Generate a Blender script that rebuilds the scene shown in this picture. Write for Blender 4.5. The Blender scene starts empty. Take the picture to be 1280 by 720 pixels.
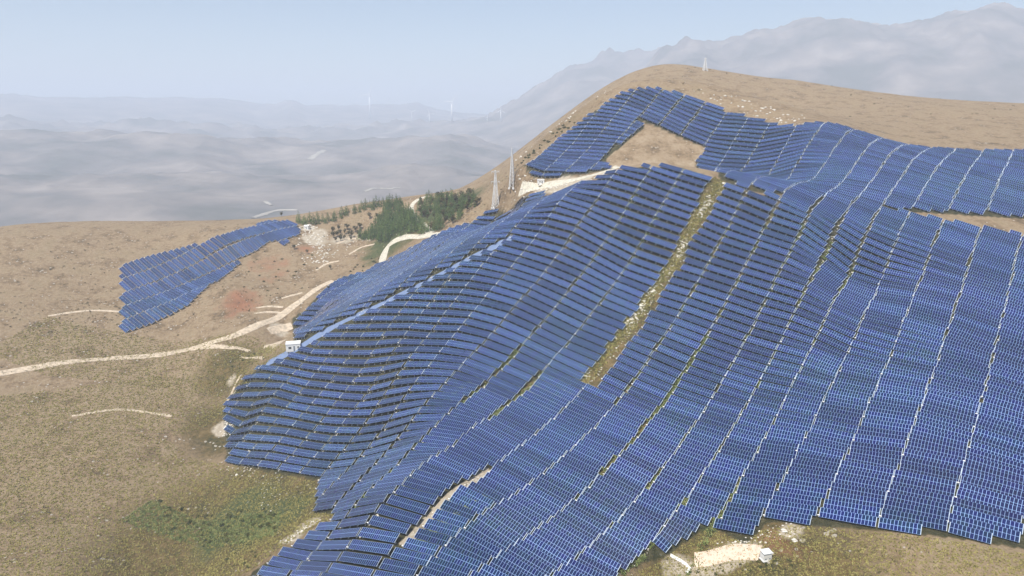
import bpy, bmesh, math, random
import numpy as np
from mathutils import Vector, Matrix
random.seed(7); RS=np.random.RandomState(11)
CTRL=[(66.7,417.9,-32.5),(84.6,412.7,-32.1),(102.1,407.2,-31.7),(56.4,410.2,-41.2),(73.9,403.3,-40.5),(91.3,398.7,-40.1),(108.2,393.4,-39.5),(124.7,388.6,-39),(46.4,402.8,-49.7),(63.9,396.4,-48.9),(80.9,390.2,-48.2),(97.6,385.3,-47.5),(114.4,382,-47.1),(130.2,376.7,-46.5),(146.2,373.4,-46.1),(18.6,400.6,-58.7),(36.3,391.9,-57.5),(54.1,389.3,-57.1),(71.1,383.6,-56.2),(87.4,377.5,-55.3),(103.8,373.4,-54.7),(119.8,369.5,-54.2),(135.8,366.4,-53.7),(150.9,361.9,-53.1),(9.2,393.4,-66.9),(26.9,384.9,-65.4),(44.3,380.3,-64.7),(61.5,377.1,-64.1),(77.9,371.6,-63.2),(93.7,365.9,-62.2),(109.7,362.2,-61.6),(125.1,358,-60.9),(140.4,354.7,-60.3),(-18.4,393.9,-76.3),(0,384.7,-74.5),(17.7,377.7,-73.2),(34.8,371.6,-72),(51.9,369.1,-71.5),(68.5,365.9,-70.9),(84.3,360,-69.7),(99.8,355.2,-68.8),(115,350.8,-68),(130,347,-67.2),(144.6,343.1,-66.5),(-27.2,385.5,-83.9),(-8.8,375.4,-81.7),(8.7,369.2,-80.4),(25.7,363.6,-79.2),(42.4,359.8,-78.3),(59.1,358.5,-78),(75.1,354.2,-77.1),(90.3,348.5,-75.9),(105.3,344,-74.9),(120,339.7,-74),(134.5,335.9,-73.1),(-56.1,394.7,-95.5),(-35.9,379.1,-91.7),(-17.4,366.8,-88.7),(0,359.5,-87),(16.8,355.1,-85.9),(33.3,351.2,-85),(49.6,349,-84.4),(65.7,346.8,-83.9),(80.9,341.8,-82.7),(95.8,337,-81.5),(110.4,332.9,-80.5),(124.6,329,-79.6),(138.4,324.8,-78.6),(-64.7,388.1,-103.4),(-44.4,372.9,-99.4),(-25.7,359.5,-95.8),(-8.3,350.6,-93.4),(8.2,345.5,-92.1),(24.5,342.6,-91.3),(40.5,340,-90.6),(56.3,337.8,-90),(71.6,334.3,-89.1),(86.4,329.8,-87.9),(100.9,325.9,-86.8),(115.1,322.3,-85.9),(128.9,318.3,-84.8),(-73.2,382.2,-111.3),(-52.7,366.5,-106.7),(-33.8,353.1,-102.8),(-16.4,342.2,-99.6),(0,336.4,-97.9),(16,333.5,-97.1),(31.7,331.4,-96.5),(47.2,328.8,-95.7),(62.4,325.9,-94.9),(77.1,322.1,-93.8),(91.6,318.6,-92.8),(105.7,315.3,-91.8),(119.5,311.8,-90.8),(132.6,307.5,-89.6),(-104.9,395.9,-125.2),(-81.9,377.7,-119.5),(-60.7,360.4,-114),(-41.8,347.5,-109.9),(-24.2,334.7,-105.8),(-7.9,327.9,-103.7),(7.8,324.4,-102.6),(23.3,322.5,-102),(38.5,320,-101.2),(53.5,317.2,-100.3),(68.1,314.1,-99.3),(82.4,310.9,-98.3),(96.4,308.1,-97.4),(110.1,304.9,-96.4),(123.3,301.1,-95.2),(-114.3,393.2,-134.3),(-90.6,374.3,-127.8),(-69,356.2,-121.7),(-49.4,340.3,-116.2),(-31.8,327.9,-112),(-15.5,320,-109.3),(0,315.6,-107.8),(15.2,313.1,-106.9),(30.2,311.4,-106.4),(44.9,308.7,-105.4),(59.3,306.1,-104.6),(73.5,303.3,-103.6),(87.4,300.8,-102.7),(100.9,297.7,-101.7),(114.1,294.4,-100.6),(126.6,290.4,-99.2),(-146.9,402.1,-147.7),(-122.6,387.3,-142.2),(-99.4,370.9,-136.2),(-77.7,354.6,-130.2),(-57.1,334.7,-122.9),(-39.1,321,-117.9),(-22.7,310.3,-114),(-7.5,306.9,-112.7),(7.4,304,-111.7),(22.1,302.5,-111.1),(36.6,300.4,-110.3),(50.8,297.8,-109.4),(64.9,295.9,-108.7),(78.7,293.7,-107.8),(92,290.5,-106.7),(105,287.4,-105.5),(117.5,283.8,-104.2),(-155.9,397.6,-156.3),(-130.4,380.3,-149.5),(-107.4,365.2,-143.6),(-86.1,351.6,-138.2),(-65.4,333.7,-131.2),(-46.3,314.9,-123.8),(-29.6,302.4,-118.9),(-14.6,297.1,-116.8),(0,295.1,-116),(14.4,293,-115.2),(28.6,292,-114.8),(42.6,289.8,-113.9),(56.5,288.3,-113.4),(70.1,286.3,-112.5),(83.3,283.5,-111.4),(96.1,280.1,-110.1),(108.6,277,-108.9),(120.4,273.1,-107.4),(-166.8,398.2,-167),(-137.9,373.1,-156.5),(-115.6,361,-151.4),(-93.7,345.6,-144.9),(-73.6,332.1,-139.3),(-53.7,311.1,-130.5),(-36.3,294.8,-123.7),(-21.1,285.7,-119.8),(-7,285.6,-119.8),(7,283.4,-118.8),(20.9,283,-118.7),(34.7,281.5,-118),(48.3,280.2,-117.5),(61.7,278.4,-116.8),(74.9,276.2,-115.8),(87.4,273,-114.5),(99.8,270,-113.2),(111.6,266.3,-111.7),(-146.9,370.5,-165.2),(-122.5,353.1,-157.4),(-101.1,339.9,-151.6),(-80.7,325.5,-145.2),(-61.3,309.2,-137.9),(-42.9,288.4,-128.6),(-27.5,277.4,-123.7),(-13.5,272.6,-121.6),(0,273.1,-121.8),(13.5,273.1,-121.8),(27,272.4,-121.4),(40.3,271.2,-120.9),(53.5,269.9,-120.4),(66.5,268.2,-119.6),(79.1,265.8,-118.5),(91.1,262.6,-117.1),(102.9,259.5,-115.7),(114,255.6,-114),(-157.5,371.7,-175.7),(-130.3,348.4,-164.7),(-108.3,334.3,-158.1),(-88.2,321.7,-152.1),(-68.7,306.2,-144.7),(-49.7,284.8,-134.7),(-33.5,268.7,-127),(-19.5,260.8,-123.3),(-6.5,261.1,-123.5),(6.5,262.2,-124),(19.6,262.5,-124.1),(32.6,261.9,-123.8),(45.5,260.9,-123.3),(58.3,259.7,-122.8),(70.8,258.3,-122.1),(82.9,255.7,-120.9),(94.4,252.6,-119.4),(105.4,248.8,-117.6),(-138.2,344.4,-172.2),(-115.2,328.3,-164.1),(-95.3,316.6,-158.3),(-75.6,301.7,-150.8),(-56.7,282.5,-141.2),(-39.3,261,-130.5),(-25.3,252.4,-126.2),(-12.5,250,-125),(0,251.2,-125.6),(12.6,252.1,-126),(25.3,252.1,-126),(37.9,251.8,-125.9),(50.3,250.7,-125.4),(62.8,250.3,-125.1),(74.8,248.6,-124.3),(86.3,245.9,-122.9),(97.1,242.1,-121),(107.5,238.1,-119),(-121.7,321.8,-169.7),(-101.5,309.5,-163.2),(-82.2,296.4,-156.3),(-62.9,277.1,-146.1),(-45.1,255.3,-134.6),(-30.3,240.5,-126.9),(-18.2,240.8,-127),(-6.1,240.7,-127),(6.1,241.6,-127.4),(18.3,242.2,-127.7),(30.6,242.4,-127.9),(42.8,242.6,-127.9),(54.9,242,-127.7),(66.9,241.3,-127.2),(78.4,239.2,-126.2),(89.2,235.9,-124.4),(99.2,231.2,-122),(-88.3,290,-161),(-68.3,269.2,-149.4),(-50.5,248.9,-138.2),(-35.6,233.6,-129.7),(-23.3,229.5,-127.4),(-11.7,230.2,-127.8),(0,231.4,-128.4),(11.8,232.3,-129),(23.6,232.7,-129.2),(35.6,233.8,-129.8),(47.6,234.6,-130.2),(59.3,233.7,-129.7),(70.8,232.4,-129),(81.6,229.7,-127.5),(91.7,225.8,-125.3),(100.7,220.6,-122.5),(-73.8,263,-153.4),(-55.2,240.3,-140.2),(-40.7,227.6,-132.7),(-28.3,221.9,-129.4),(-16.8,219.3,-128),(-5.6,221.1,-129),(5.7,222.3,-129.7),(17.1,223.8,-130.5),(28.7,224.7,-131.1),(40.4,226,-131.9),(51.9,226,-131.9),(63.3,225.4,-131.5),(74.2,223.5,-130.4),(84.2,219.9,-128.3),(93.4,215.2,-125.6),(-79,256.5,-156.9),(-60.7,236.2,-144.5),(-45.5,221.3,-135.4),(-33.3,216.3,-132.3),(-21.7,211.3,-129.3),(-10.8,209.7,-128.3),(0,212.1,-129.8),(11,214,-130.9),(22.2,216.3,-132.3),(33.5,217.2,-132.9),(44.8,218,-133.4),(55.9,217.6,-133.1),(66.9,217.1,-132.8),(77,214.1,-131),(86.3,209.9,-128.4),(95,205.6,-125.8),(-65.9,232,-148.7),(-50.5,217.2,-139.1),(-38.1,210.8,-135.1),(-26.6,205.7,-131.8),(-15.6,201.6,-129.2),(-5.2,202.3,-129.6),(5.3,204.7,-131.1),(16,206.8,-132.5),(26.9,208.5,-133.6),(37.9,209.5,-134.2),(48.8,209.8,-134.4),(59.7,210.1,-134.6),(69.9,208.2,-133.4),(79.3,204.5,-131),(-70.7,226.6,-151.8),(-55.8,214.8,-143.9),(-42.7,205.1,-137.4),(-31.2,200.1,-134.1),(-20.3,195.5,-130.9),(-10.1,193.7,-129.8),(0,195.6,-131),(10.3,197.6,-132.3),(20.7,199.5,-133.6),(31.3,200.9,-134.6),(41.9,201.7,-135.1),(52.5,202.1,-135.4),(-75,220.7,-154.4),(-60.5,210.3,-147.1),(-47.5,202,-141.2),(-35.6,194.6,-136.1),(-24.8,189.7,-132.7),(-14.6,186.6,-130.5),(-4.9,186.6,-130.5),(4.9,188.4,-131.7),(14.9,190.3,-133.1),(25.1,192.1,-134.3),(35.4,193.3,-135.2),(-78.9,214.2,-156.2),(-64.5,204.1,-148.9),(-52,197.7,-144.2),(-40,190.2,-138.7),(-29.1,184.2,-134.3),(-19,180.2,-131.4),(-9.4,178.6,-130.3),(0,179.4,-130.8),(9.5,181.1,-132.1),(19.3,183,-133.5),(29.1,184.6,-134.6),(-82,206.5,-156.8),(-67.8,197,-149.6),(-55.6,191,-145.1),(-44.2,185.5,-140.9),(-33.2,179.2,-136.1),(-23.1,174.2,-132.3),(-13.6,171.5,-130.2),(-4.5,171,-129.9),(4.6,172.1,-130.7),(13.8,173.9,-132.1),(23.3,175.7,-133.4),(-179.4,410.3,-172.1),(-171.8,412.7,-161.2),(-154.2,408.5,-149),(-141.5,407,-142.1),(-129.3,406.3,-135.7),(-116.9,404.4,-128.9),(-102.5,400.3,-120.9),(-88.6,397.1,-113.3),(-75.3,394.8,-106.2),(-63.2,394.8,-99.4),(-51.4,395.3,-92.7),(-40.3,394.6,-87),(-29.3,393.9,-81.3),(-18.5,394.6,-76),(-6.2,397.8,-69.5),(6.2,402,-63.2),(18.7,404.3,-56.4),(32.9,407.9,-48.7),(47.4,414.2,-41.1),(62.2,420.2,-32.2),(76.5,420.7,-28),(87.8,417.8,-27.8),(98.9,414.3,-27.6),(108.6,405.9,-30.7),(118.2,398.3,-33.7),(132.1,384,-40.3),(144.1,376.9,-43.9),(109,584.9,20),(125.5,583.4,20),(83.8,584.2,14.4),(99.7,578.7,14.2),(116,576.2,14.2),(132.3,574.8,14.1),(74.9,579.7,8.6),(90.5,572.1,8.5),(106.6,569.2,8.5),(122.7,567.6,8.5),(139,566.7,8.5),(154.6,563.8,8.4),(66.2,575.1,3),(81.6,566.5,2.9),(97.3,561.8,2.9),(113.3,560.1,2.9),(129.4,559.5,2.9),(145.2,557.7,2.9),(160.6,555,2.9),(57.7,572.5,-2.6),(72.9,561.5,-2.6),(88.1,554.2,-2.6),(103.9,552.1,-2.5),(119.8,551.7,-2.5),(135.9,551.6,-2.5),(151.1,548.7,-2.5),(165.5,543.5,-2.5),(178.5,535,-2.5),(49.3,570.1,-8.2),(64.4,557.3,-8),(79.4,548.7,-7.9),(94.5,543.4,-7.8),(110.4,543.3,-7.8),(126.3,543.6,-7.8),(141.8,542.4,-7.8),(156.9,539.6,-7.8),(169.7,530.6,-7.7),(182.5,522.8,-7.5),(193.5,511.6,-7.4),(40.8,566.1,-13.8),(56.1,554.5,-13.5),(71,544,-13.2),(85.7,536.2,-13),(101,534.1,-13),(116.9,535.5,-13),(132.5,535.4,-13),(147.7,533.7,-13),(161.2,526.8,-12.8),(173.9,518.6,-12.6),(185.8,509.8,-12.4),(195.3,495.9,-12.1),(32.3,560.7,-19.2),(47.8,550.6,-18.8),(62.7,539.5,-18.5),(77.2,530.9,-18.2),(92,526.3,-18),(107.5,526.9,-18),(123.3,528.1,-18.1),(138.6,527.5,-18.1),(153.1,524.2,-17.9),(165.5,515,-17.6),(177.8,506.9,-17.4),(188,494.6,-16.9),(23.8,554.8,-24.5),(39.5,545.6,-24.1),(54.5,535.6,-23.7),(68.9,525.4,-23.2),(83.4,519.3,-23),(98.4,518.2,-22.9),(114,519.9,-23),(129.5,520.7,-23),(144.3,518.9,-22.9),(157.4,512,-22.6),(170,504.6,-22.3),(180.6,493,-21.8),(189.1,477.9,-21.1),(31.1,538.9,-29.2),(46.2,529.2,-28.7),(60.7,520.2,-28.2),(75,513.1,-27.8),(89.6,510.3,-27.7),(104.9,511.3,-27.7),(120.4,513.3,-27.8),(135.6,513.5,-27.8),(149.2,508.3,-27.6),(161.5,500,-27.1),(173,491,-26.6),(182.2,477.2,-25.9),(23,532.3,-34.2),(38,522.7,-33.6),(52.5,513.7,-33),(66.8,506.6,-32.6),(81.1,502.7,-32.3),(153.2,496,-31.9),(165.4,488.5,-31.4),(175.3,476.2,-30.6),(182.8,459.9,-29.6),(15,525.4,-39.1),(30,516.3,-38.4),(44.4,506.9,-37.7),(157.1,484.1,-36),(167.9,474,-35.3),(176.2,459.2,-34.2),(169.3,457.9,-38.7),(176.4,441.7,-37.4),(4.8,531.1,-39.5),(12.3,542.2,-33),(31.7,562.2,-18.6),(51.5,573.9,-5.1),(71.2,581,8),(88,587.5,18.2),(104.4,588.8,22.7),(120.5,588.2,23.3),(146.8,574.1,14.7),(164.5,556,4.7),(184.4,531.3,-2.4),(202.9,499.5,-6.1),(-46.4,497.8,-84.7),(-49.9,537.7,-83.9),(0,500,-67.5),(0,528,-63.9),(33,478.9,-50.9),(33.7,490.8,-48.2),(-92.7,491.3,-109.9),(-101.6,540.5,-112.5),(-130.9,477.4,-130.1),(-142.1,521,-129.2),(-158.4,453.1,-146.2),(54.3,474.9,-42.3),(-22.7,489.5,-77.5),(-12.4,537.9,-67.6),(-67,475.3,-97.8),(-113.2,476.7,-121.2),(-140.8,542,-124.5),(-158,511.1,-133),(-177.7,478,-142.2),(-194.7,455.1,-146.2),(-159.9,473.7,-152.8),(-172.7,445.7,-152.3),(-183.8,432.6,-153.3),(-204.5,505.2,-134.6),(-186.3,544,-125),(-165,587.3,-113.8),(-141,603.8,-109.8),(-214.4,517.3,-125.2),(-109.3,584.9,-107.7),(-142.2,644.5,-102),(-232.8,553,-123.7),(-219.3,585.3,-113.4),(-208.4,617.8,-101.4),(-198.2,645.2,-96.9),(-217,650.8,-93.9),(-243.4,616.7,-96.2),(-247.2,594.7,-101.1),(-241.7,674,-94.9),(-96.2,592.2,-90.3),(-70,606,-81.8),(-40,578.6,-72.7),(-60.8,662.2,-71.8),(-108.1,671.3,-79),(-155.1,672.3,-86.9),(-185.7,669.7,-91.9),(-15.6,542.8,-67),(0,532,-51.6),(-28.4,619.4,-60.8),(11.7,507.9,-53.9),(23.4,511.5,-46.7),(45.3,495.9,-40.8),(66.6,487.5,-35.7),(53.7,798.2,-8.9),(91.8,824.9,17.6),(137.3,889.5,52.2),(187.9,900.6,67.1),(232.2,879.9,60.9),(222.4,1056.9,43),(299.6,1037.6,31.1),(405.8,1011.7,16.2),(544,956.1,10.1),(650.8,911.5,9.7),(292.1,882.9,51.8),(343.6,864.2,45.2),(216,749.5,28.1),(247.8,718.5,15.4),(260.9,649.6,6.9),(176.2,759.8,40.6),(16.9,744.8,-37.1),(0,750,-45.7),(-34.7,759.2,-65.9),(-59.1,737.6,-71.6),(-1095.5,2828.4,-1582.2),(-1290.1,2912.3,-1584.4),(-907.8,2640.5,-1510.5),(-881.8,2697,-1630.8),(-1084.5,2328.9,-976.7),(-1242.7,2637.7,-1247),(-1384.1,2907.6,-1513.4),(-122.7,280.3,-175.5),(-96.5,257.5,-165),(-113.2,247.3,-173),(-91.1,232.8,-159.4),(-93.3,221.1,-162.9),(179.1,368.8,-51.9),(166.6,336,-77.2),(145.4,285.1,-101),(123.5,234.5,-117.2),(102.5,187.8,-125.8),(206.3,354.3,-60.2),(179.8,300.3,-87.4),(150.1,242.3,-108),(117.7,181.1,-121.3),(252.3,335.8,-69.1),(211.7,272.4,-96.5),(167,205.7,-114.2),(138.5,164.5,-119.9),(266.7,515,-14.2),(218.7,416,-37.1),(374.8,518.8,-20.1),(296.2,402.8,-45.1),(422.5,828.5,30.1),(539.5,757.5,16.2),(402.5,668.1,7.1),(-278.7,598.3,-101.7),(-252.5,533.2,-129),(-221.8,459.2,-151),(-191,385.3,-171.8),(-161.4,316.2,-184.4),(-139.7,265.5,-193.6),(-361.9,599.2,-94.8),(-319.8,519.4,-125.7),(-272.3,431.2,-152.8),(-223.9,343.5,-171.7),(-172.2,251.7,-183.6),(-429.5,577.9,-91.5),(-363.6,477.2,-127.1),(-308.5,393.5,-154.7),(-252.1,310.5,-172.4),(-206.1,244.8,-178.5),(56,205.5,-136.1),(67.1,197.9,-135.5),(80.1,192,-131.4),(54,195.7,-141.2),(82.4,184.4,-133.1),(0,0,-140),(-120,60,-170),(120,60,-135),(0,-150,-170),(-300,-100,-200),(300,-100,-140),(0,110,-133),(-300,100,-190),(300,120,-128),(-700,900,-190),(-400,1000,-190),(-150,1050,-170),(-900,600,-200),(-900,100,-220),(900,100,-100),(1000,500,-20),(1100,900,0),(700,1300,-90),(200,1400,-100),(-200,1400,-190),(-600,1400,-230),(-1100,1100,-230),(0,-600,-220),(-800,-500,-230),(800,-500,-150),(96,468,-42),(132,451,-45)]
# ---------------------------------------------------------------- terrain as a function of the plan position
def tps_fit(P, reg):
    P=np.array(P,dtype=float); xy=P[:,:2]/400.; z=P[:,2]
    d2=((xy[:,None]-xy[None])**2).sum(-1); K=0.5*d2*np.log(d2+1e-12)
    n=len(P); A=np.zeros((n+3,n+3)); A[:n,:n]=K+np.eye(n)*reg
    A[:n,n]=1; A[:n,n+1:]=xy; A[n,:n]=1; A[n+1:,:n]=xy.T
    b=np.zeros(n+3); b[:n]=z
    return xy, np.linalg.solve(A,b)
TXY,TW=tps_fit(CTRL,0.00012)
def near_h(x,y):
    q=np.stack([np.ravel(x),np.ravel(y)],1)/400.; out=np.empty(len(q))
    for s in range(0,len(q),20000):
        qq=q[s:s+20000]; d2=((qq[:,None]-TXY[None])**2).sum(-1)
        out[s:s+20000]=(0.5*d2*np.log(d2+1e-12))@TW[:-3]+TW[-3]+qq@TW[-2:]
    return out.reshape(np.shape(x))
def vnoise(x,y,seed):
    xi=np.floor(x);yi=np.floor(y);fx=x-xi;fy=y-yi;fx=fx*fx*(3-2*fx);fy=fy*fy*(3-2*fy)
    def h(a,b):
        v=np.sin(a*127.1+b*311.7+seed*74.7)*43758.5453; return v-np.floor(v)
    return (h(xi,yi)*(1-fx)+h(xi+1,yi)*fx)*(1-fy)+(h(xi,yi+1)*(1-fx)+h(xi+1,yi+1)*fx)*fy*1.0
def fbm(x,y,seed,oct=5,ridge=False):
    s=0;a=1.;t=0
    for k in range(oct):
        n=vnoise(x*2**k+k*17.3,y*2**k-k*9.1,seed+k)
        if ridge:n=1-np.abs(2*n-1)
        s=s+a*n;t+=a;a*=.5
    return s/t
def sstep(a,b,x):
    t=np.clip((x-a)/(b-a),0,1);return t*t*(3-2*t)
# ridges of the distance: bearing (pixel column) -> crest elevation (pixel row), at a range; every one a real range of hills
RIDGES=[ # range, half-width, crest [(bearing deg, elevation deg)], roughness
 (3700., 900.,[(-40,-.6),(-25,-1.),(-18,-1.5),(-12,-1.6),(-8,-1.3),(-5,-1.2),(-2,-1.8),(3,-2.6),(30,-1)],.35),
 (6300.,1700.,[(-70,.6),(-40,-.2),(-26,-.3),(-18,-.9),(-10,-.6),(-5,-.4),(-1,.35),(2,2.2),(4.5,3.9),(7,4.75),(10,5.0),(13,5.0),(20,5),(40,4),(70,5)],.10),
 (4900.,1300.,[(-10,-5),(0,-3.6),(6,-.6),(10,3.4),(11.5,5.2),(13.5,5.75),(16,5.3),(18.5,6.2),(20.5,6.3),(23,6.7),(27,6.2),(33,6.8),(45,5),(70,6)],.10),
 (2500.,420.,[(-70,-3),(-30,-3.8),(-22,-4.),(-15,-4.6),(-9,-3.6),(-5,-3.9),(-2,-4.6),(10,-5),(60,-5)],.35),
 (9800.,2500.,[(-70,1.5),(-45,1.6),(-32,1.5),(-25,1.55),(-22,1.5),(-21,1.35),(-19.5,1.05),(-18.2,1.05),(-17.4,1.35),(-16.8,1.35),(-16,1.0),(-13.5,1.1),(-11,1.2),(-9,1.1),(-7.5,1.25),(-6,.7),(-4,.5),(0,.4),(5,1.2),(20,2),(70,2)],.04),
]
def far_h(x,y):
    r=np.hypot(x,y);th=np.degrees(np.arctan2(x,y))
    h=-265+sstep(1500,2600,r)*150*np.clip(fbm(x/1300,y/1300,3,4,True)-.35,0,1)*1.6+22*fbm(x/500,y/500,5)+6*fbm(x/160,y/160,8)
    for R,w,cr,ro in RIDGES:
        b=np.array(cr);e=np.interp(th,b[:,0],b[:,1]);e=e+(fbm(x/(R*.055)+R,y/(R*.055),17,4,True)-.6)*({6300.:1.9,4900.:1.7}.get(R,.5))*sstep(.35,1.,np.exp(-np.abs((r-R)/w)**1.6));e=e*(np.abs(th)<110)-6*(np.abs(th)>=110)
        Rw=R*(1+.10*(fbm(th/9+5,th*0+R/777,11,3)-.5))
        top=Rw*np.tan(np.radians(e))+255
        prof=np.exp(-np.abs((r-Rw)/w)**1.6)
        rid=fbm(x/(w*.55),y/(w*.55),21+R/1000,5,True)-.62
        hh=-255+np.maximum(top,0)*prof*(1+ro*3.2*rid*(1-.75*prof))
        h=np.maximum(h,hh)+0.0
    return h
def height(x,y):
    x=np.asarray(x,float);y=np.asarray(y,float)
    r=np.hypot(x,y-250);k=sstep(950,1500,r)
    m=np.clip(2000/np.maximum(r,1),0,1)
    n=near_h(np.where(r<1900,x,x*m),np.where(r<1900,y,y*m))
    n=np.maximum(n,-250)
    h=n*(1-k)+far_h(x,y)*k
    rough=(fbm(x/45,y/45,31,4)-.5)*2.2*sstep(120,260,np.hypot(x,y))
    return h+rough
# cached near terrain (bicubic) so that it is quick to ask for
GS=6.; GX0=-1320.; GY0=-720.; GN=450
_gx=GX0+GS*np.arange(GN); _gy=GY0+GS*np.arange(GN)
_G=near_h(*np.meshgrid(_gx,_gy,indexing='ij'))
def near_c(x,y):
    fx=np.clip((x-GX0)/GS,1,GN-3.001);fy=np.clip((y-GY0)/GS,1,GN-3.001)
    i=fx.astype(int);j=fy.astype(int);a=fx-i;b=fy-j
    def w(t):return [(-t+2*t*t-t**3)/2,(2-5*t*t+3*t**3)/2,(t+4*t*t-3*t**3)/2,(-t*t+t**3)/2]
    wa=w(a);wb=w(b);s=0
    for p in range(4):
        for q in range(4): s=s+wa[p]*wb[q]*_G[i+p-1,j+q-1]
    return s
def height(x,y):
    x=np.asarray(x,float);y=np.asarray(y,float)
    r=np.hypot(x,y-250);k=sstep(950,1300,r);shape=x.shape
    h=np.empty(x.size);xf=x.ravel();yf=y.ravel();kf=k.ravel()
    A=kf<1;B=kf>0
    n=np.zeros(x.size);f=np.zeros(x.size)
    if A.any():n[A]=np.maximum(near_c(xf[A],yf[A]),-250)
    if B.any():f[B]=far_h(xf[B],yf[B])
    h=n*(1-kf)+f*kf
    h=h.reshape(shape)
    rr=np.hypot(x,y)
    return h+((fbm(x/45,y/45,31,3)-.5)*1.7+(fbm(x/9,y/9,41,2)-.5)*.3)*sstep(120,220,rr)+(fbm(x/240,y/240,51,3)-.5)*14*sstep(1300,1900,rr)
FOC=869.; PITCH=math.radians(13.6)
def ray(px,py):
    dx=(px-640)/FOC;dy=(360-py)/FOC
    Y=math.cos(PITCH)+dy*math.sin(PITCH);Z=-math.sin(PITCH)+dy*math.cos(PITCH);h=math.hypot(dx,Y);return dx/h,Y/h,Z/h
def at(px,py,r0=90.,r1=9500.):
    "where the sight line through a photo pixel meets the ground"
    X,Y,Z=ray(px,py);r=r0*1.004**np.arange(int(math.log(r1/r0)/math.log(1.004))+1)
    d=Z*r-height(X*r,Y*r);k=np.flatnonzero(d<0)
    if len(k)==0: return None
    k=k[0]
    if k==0: rr=r[0]
    else:
        a,b=d[k-1],d[k];rr=r[k-1]+(r[k]-r[k-1])*a/(a-b)
    return (X*rr,Y*rr,Z*rr)
def atp(px,py,d=0):
    "as at(), a few pixels lower if the line clears a crest"
    for k in range(12):
        p=at(px,py+k*1.0)
        if p is not None and math.hypot(p[0],p[1])<1500: return p
    return p
def proj(x,y,z):
    c,s=math.cos(PITCH),math.sin(PITCH)
    dep=y*c-z*s; up=y*s+z*c
    return 640+FOC*x/dep, 360-FOC*up/dep, dep
def inpoly(x,y,P):
    x=np.asarray(x,float);y=np.asarray(y,float);c=np.zeros(x.shape,bool);n=len(P)
    for i in range(n):
        x1,y1=P[i][:2];x2,y2=P[(i+1)%n][:2]
        if y1==y2: continue
        c^=((y1>y)!=(y2>y))&(x<(x2-x1)*(y-y1)/(y2-y1)+x1)
    return c
def plan(poly): return [atp(*p)[:2] for p in poly]
AZ=math.radians(38); CU,SU=math.cos(AZ),math.sin(AZ)     # rows run along u, the slope falls against v
def uv2xy(u,v): return u*CU+v*SU, -u*SU+v*CU
def xy2uv(x,y): return x*CU-y*SU, x*SU+y*CU
# ================================================================ helpers
C=bpy.context.scene.collection
def link(o,parent=None):
    C.objects.link(o)
    if parent is not None:o.parent=parent
    return o
def tag(o,label=None,cat=None,group=None,kind=None):
    if label:o['label']=label
    if cat:o['category']=cat
    if group:o['group']=group
    if kind:o['kind']=kind
    return o
def empty(name,loc):
    o=bpy.data.objects.new(name,None);o.location=loc;o.empty_display_size=.5;return link(o)
def mesh_np(name,V,F,mats=(),smooth=False):
    me=bpy.data.meshes.new(name);me.from_pydata([tuple(v) for v in V] if not isinstance(V,np.ndarray) else V.tolist(),[],F if not isinstance(F,np.ndarray) else F.tolist())
    for m in mats:me.materials.append(m)
    if smooth:me.polygons.foreach_set('use_smooth',[True]*len(me.polygons))
    me.update();return me
def obj(name,me,parent=None): return link(bpy.data.objects.new(name,me),parent)
class MB:
    "collects vertices and faces of one mesh"
    def __init__(s):s.V=[];s.F=[];s.M=[]
    def add(s,V,F,m=0):
        n=len(s.V);s.V+= [tuple(v) for v in V];s.F+=[tuple(i+n for i in f) for f in F];s.M+=[m]*len(F)
    def box(s,c,d,R=None,m=0,taper=1.):
        V=[]
        for z in(-.5,.5):
            k=taper if z>0 else 1
            for x,y in((-.5,-.5),(.5,-.5),(.5,.5),(-.5,.5)):
                p=Vector((x*d[0]*k,y*d[1]*k,z*d[2]))
                if R is not None:p=R@p
                V.append(Vector(c)+p)
        s.add(V,[(0,3,2,1),(4,5,6,7),(0,1,5,4),(1,2,6,5),(2,3,7,6),(3,0,4,7)],m)
    def bar(s,a,b,ra,rb=None,n=6,m=0):
        a=Vector(a);b=Vector(b);rb=ra if rb is None else rb
        d=(b-a).normalized();t=Vector((1,0,0)) if abs(d.x)<.8 else Vector((0,1,0));e=d.cross(t).normalized();f=d.cross(e)
        V=[];
        for p,r in((a,ra),(b,rb)):
            for k in range(n):
                w=2*math.pi*k/n;V.append(p+(e*math.cos(w)+f*math.sin(w))*r)
        F=[(k,(k+1)%n,n+(k+1)%n,n+k) for k in range(n)]+[tuple(range(n))[::-1],tuple(range(n,2*n))]
        s.add(V,F,m)
    def mesh(s,name,mats,smooth=False):
        me=mesh_np(name,s.V,s.F,mats,smooth);me.polygons.foreach_set('material_index',s.M);return me
    def build(s,name,mats,parent=None,smooth=False):
        return obj(name,s.mesh(name,mats if isinstance(mats,(list,tuple)) else [mats],smooth),parent)
# ---------------------------------------------------------------- materials
def newmat(name):
    m=bpy.data.materials.new(name);m.use_nodes=True;nt=m.node_tree;b=nt.nodes['Principled BSDF'];return m,nt,b
def N(nt,t,**k):
    n=nt.nodes.new(t)
    for a,v in k.items():setattr(n,a,v)
    return n
def noise(nt,vec,scale,detail=4,rough=.55):
    n=N(nt,'ShaderNodeTexNoise');n.inputs['Scale'].default_value=scale;n.inputs['Detail'].default_value=detail;n.inputs['Roughness'].default_value=rough
    nt.links.new(vec,n.inputs['Vector']);return n.outputs[0]
def ramp(nt,f,stops,interp='LINEAR'):
    r=N(nt,'ShaderNodeValToRGB');r.color_ramp.interpolation=interp;e=r.color_ramp.elements
    while len(e)<len(stops):e.new(.5)
    for i,(p,c) in enumerate(stops):e[i].position=p;e[i].color=(c+(1,)) if len(c)==3 else c
    nt.links.new(f,r.inputs[0]);return r.outputs[0]
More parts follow.
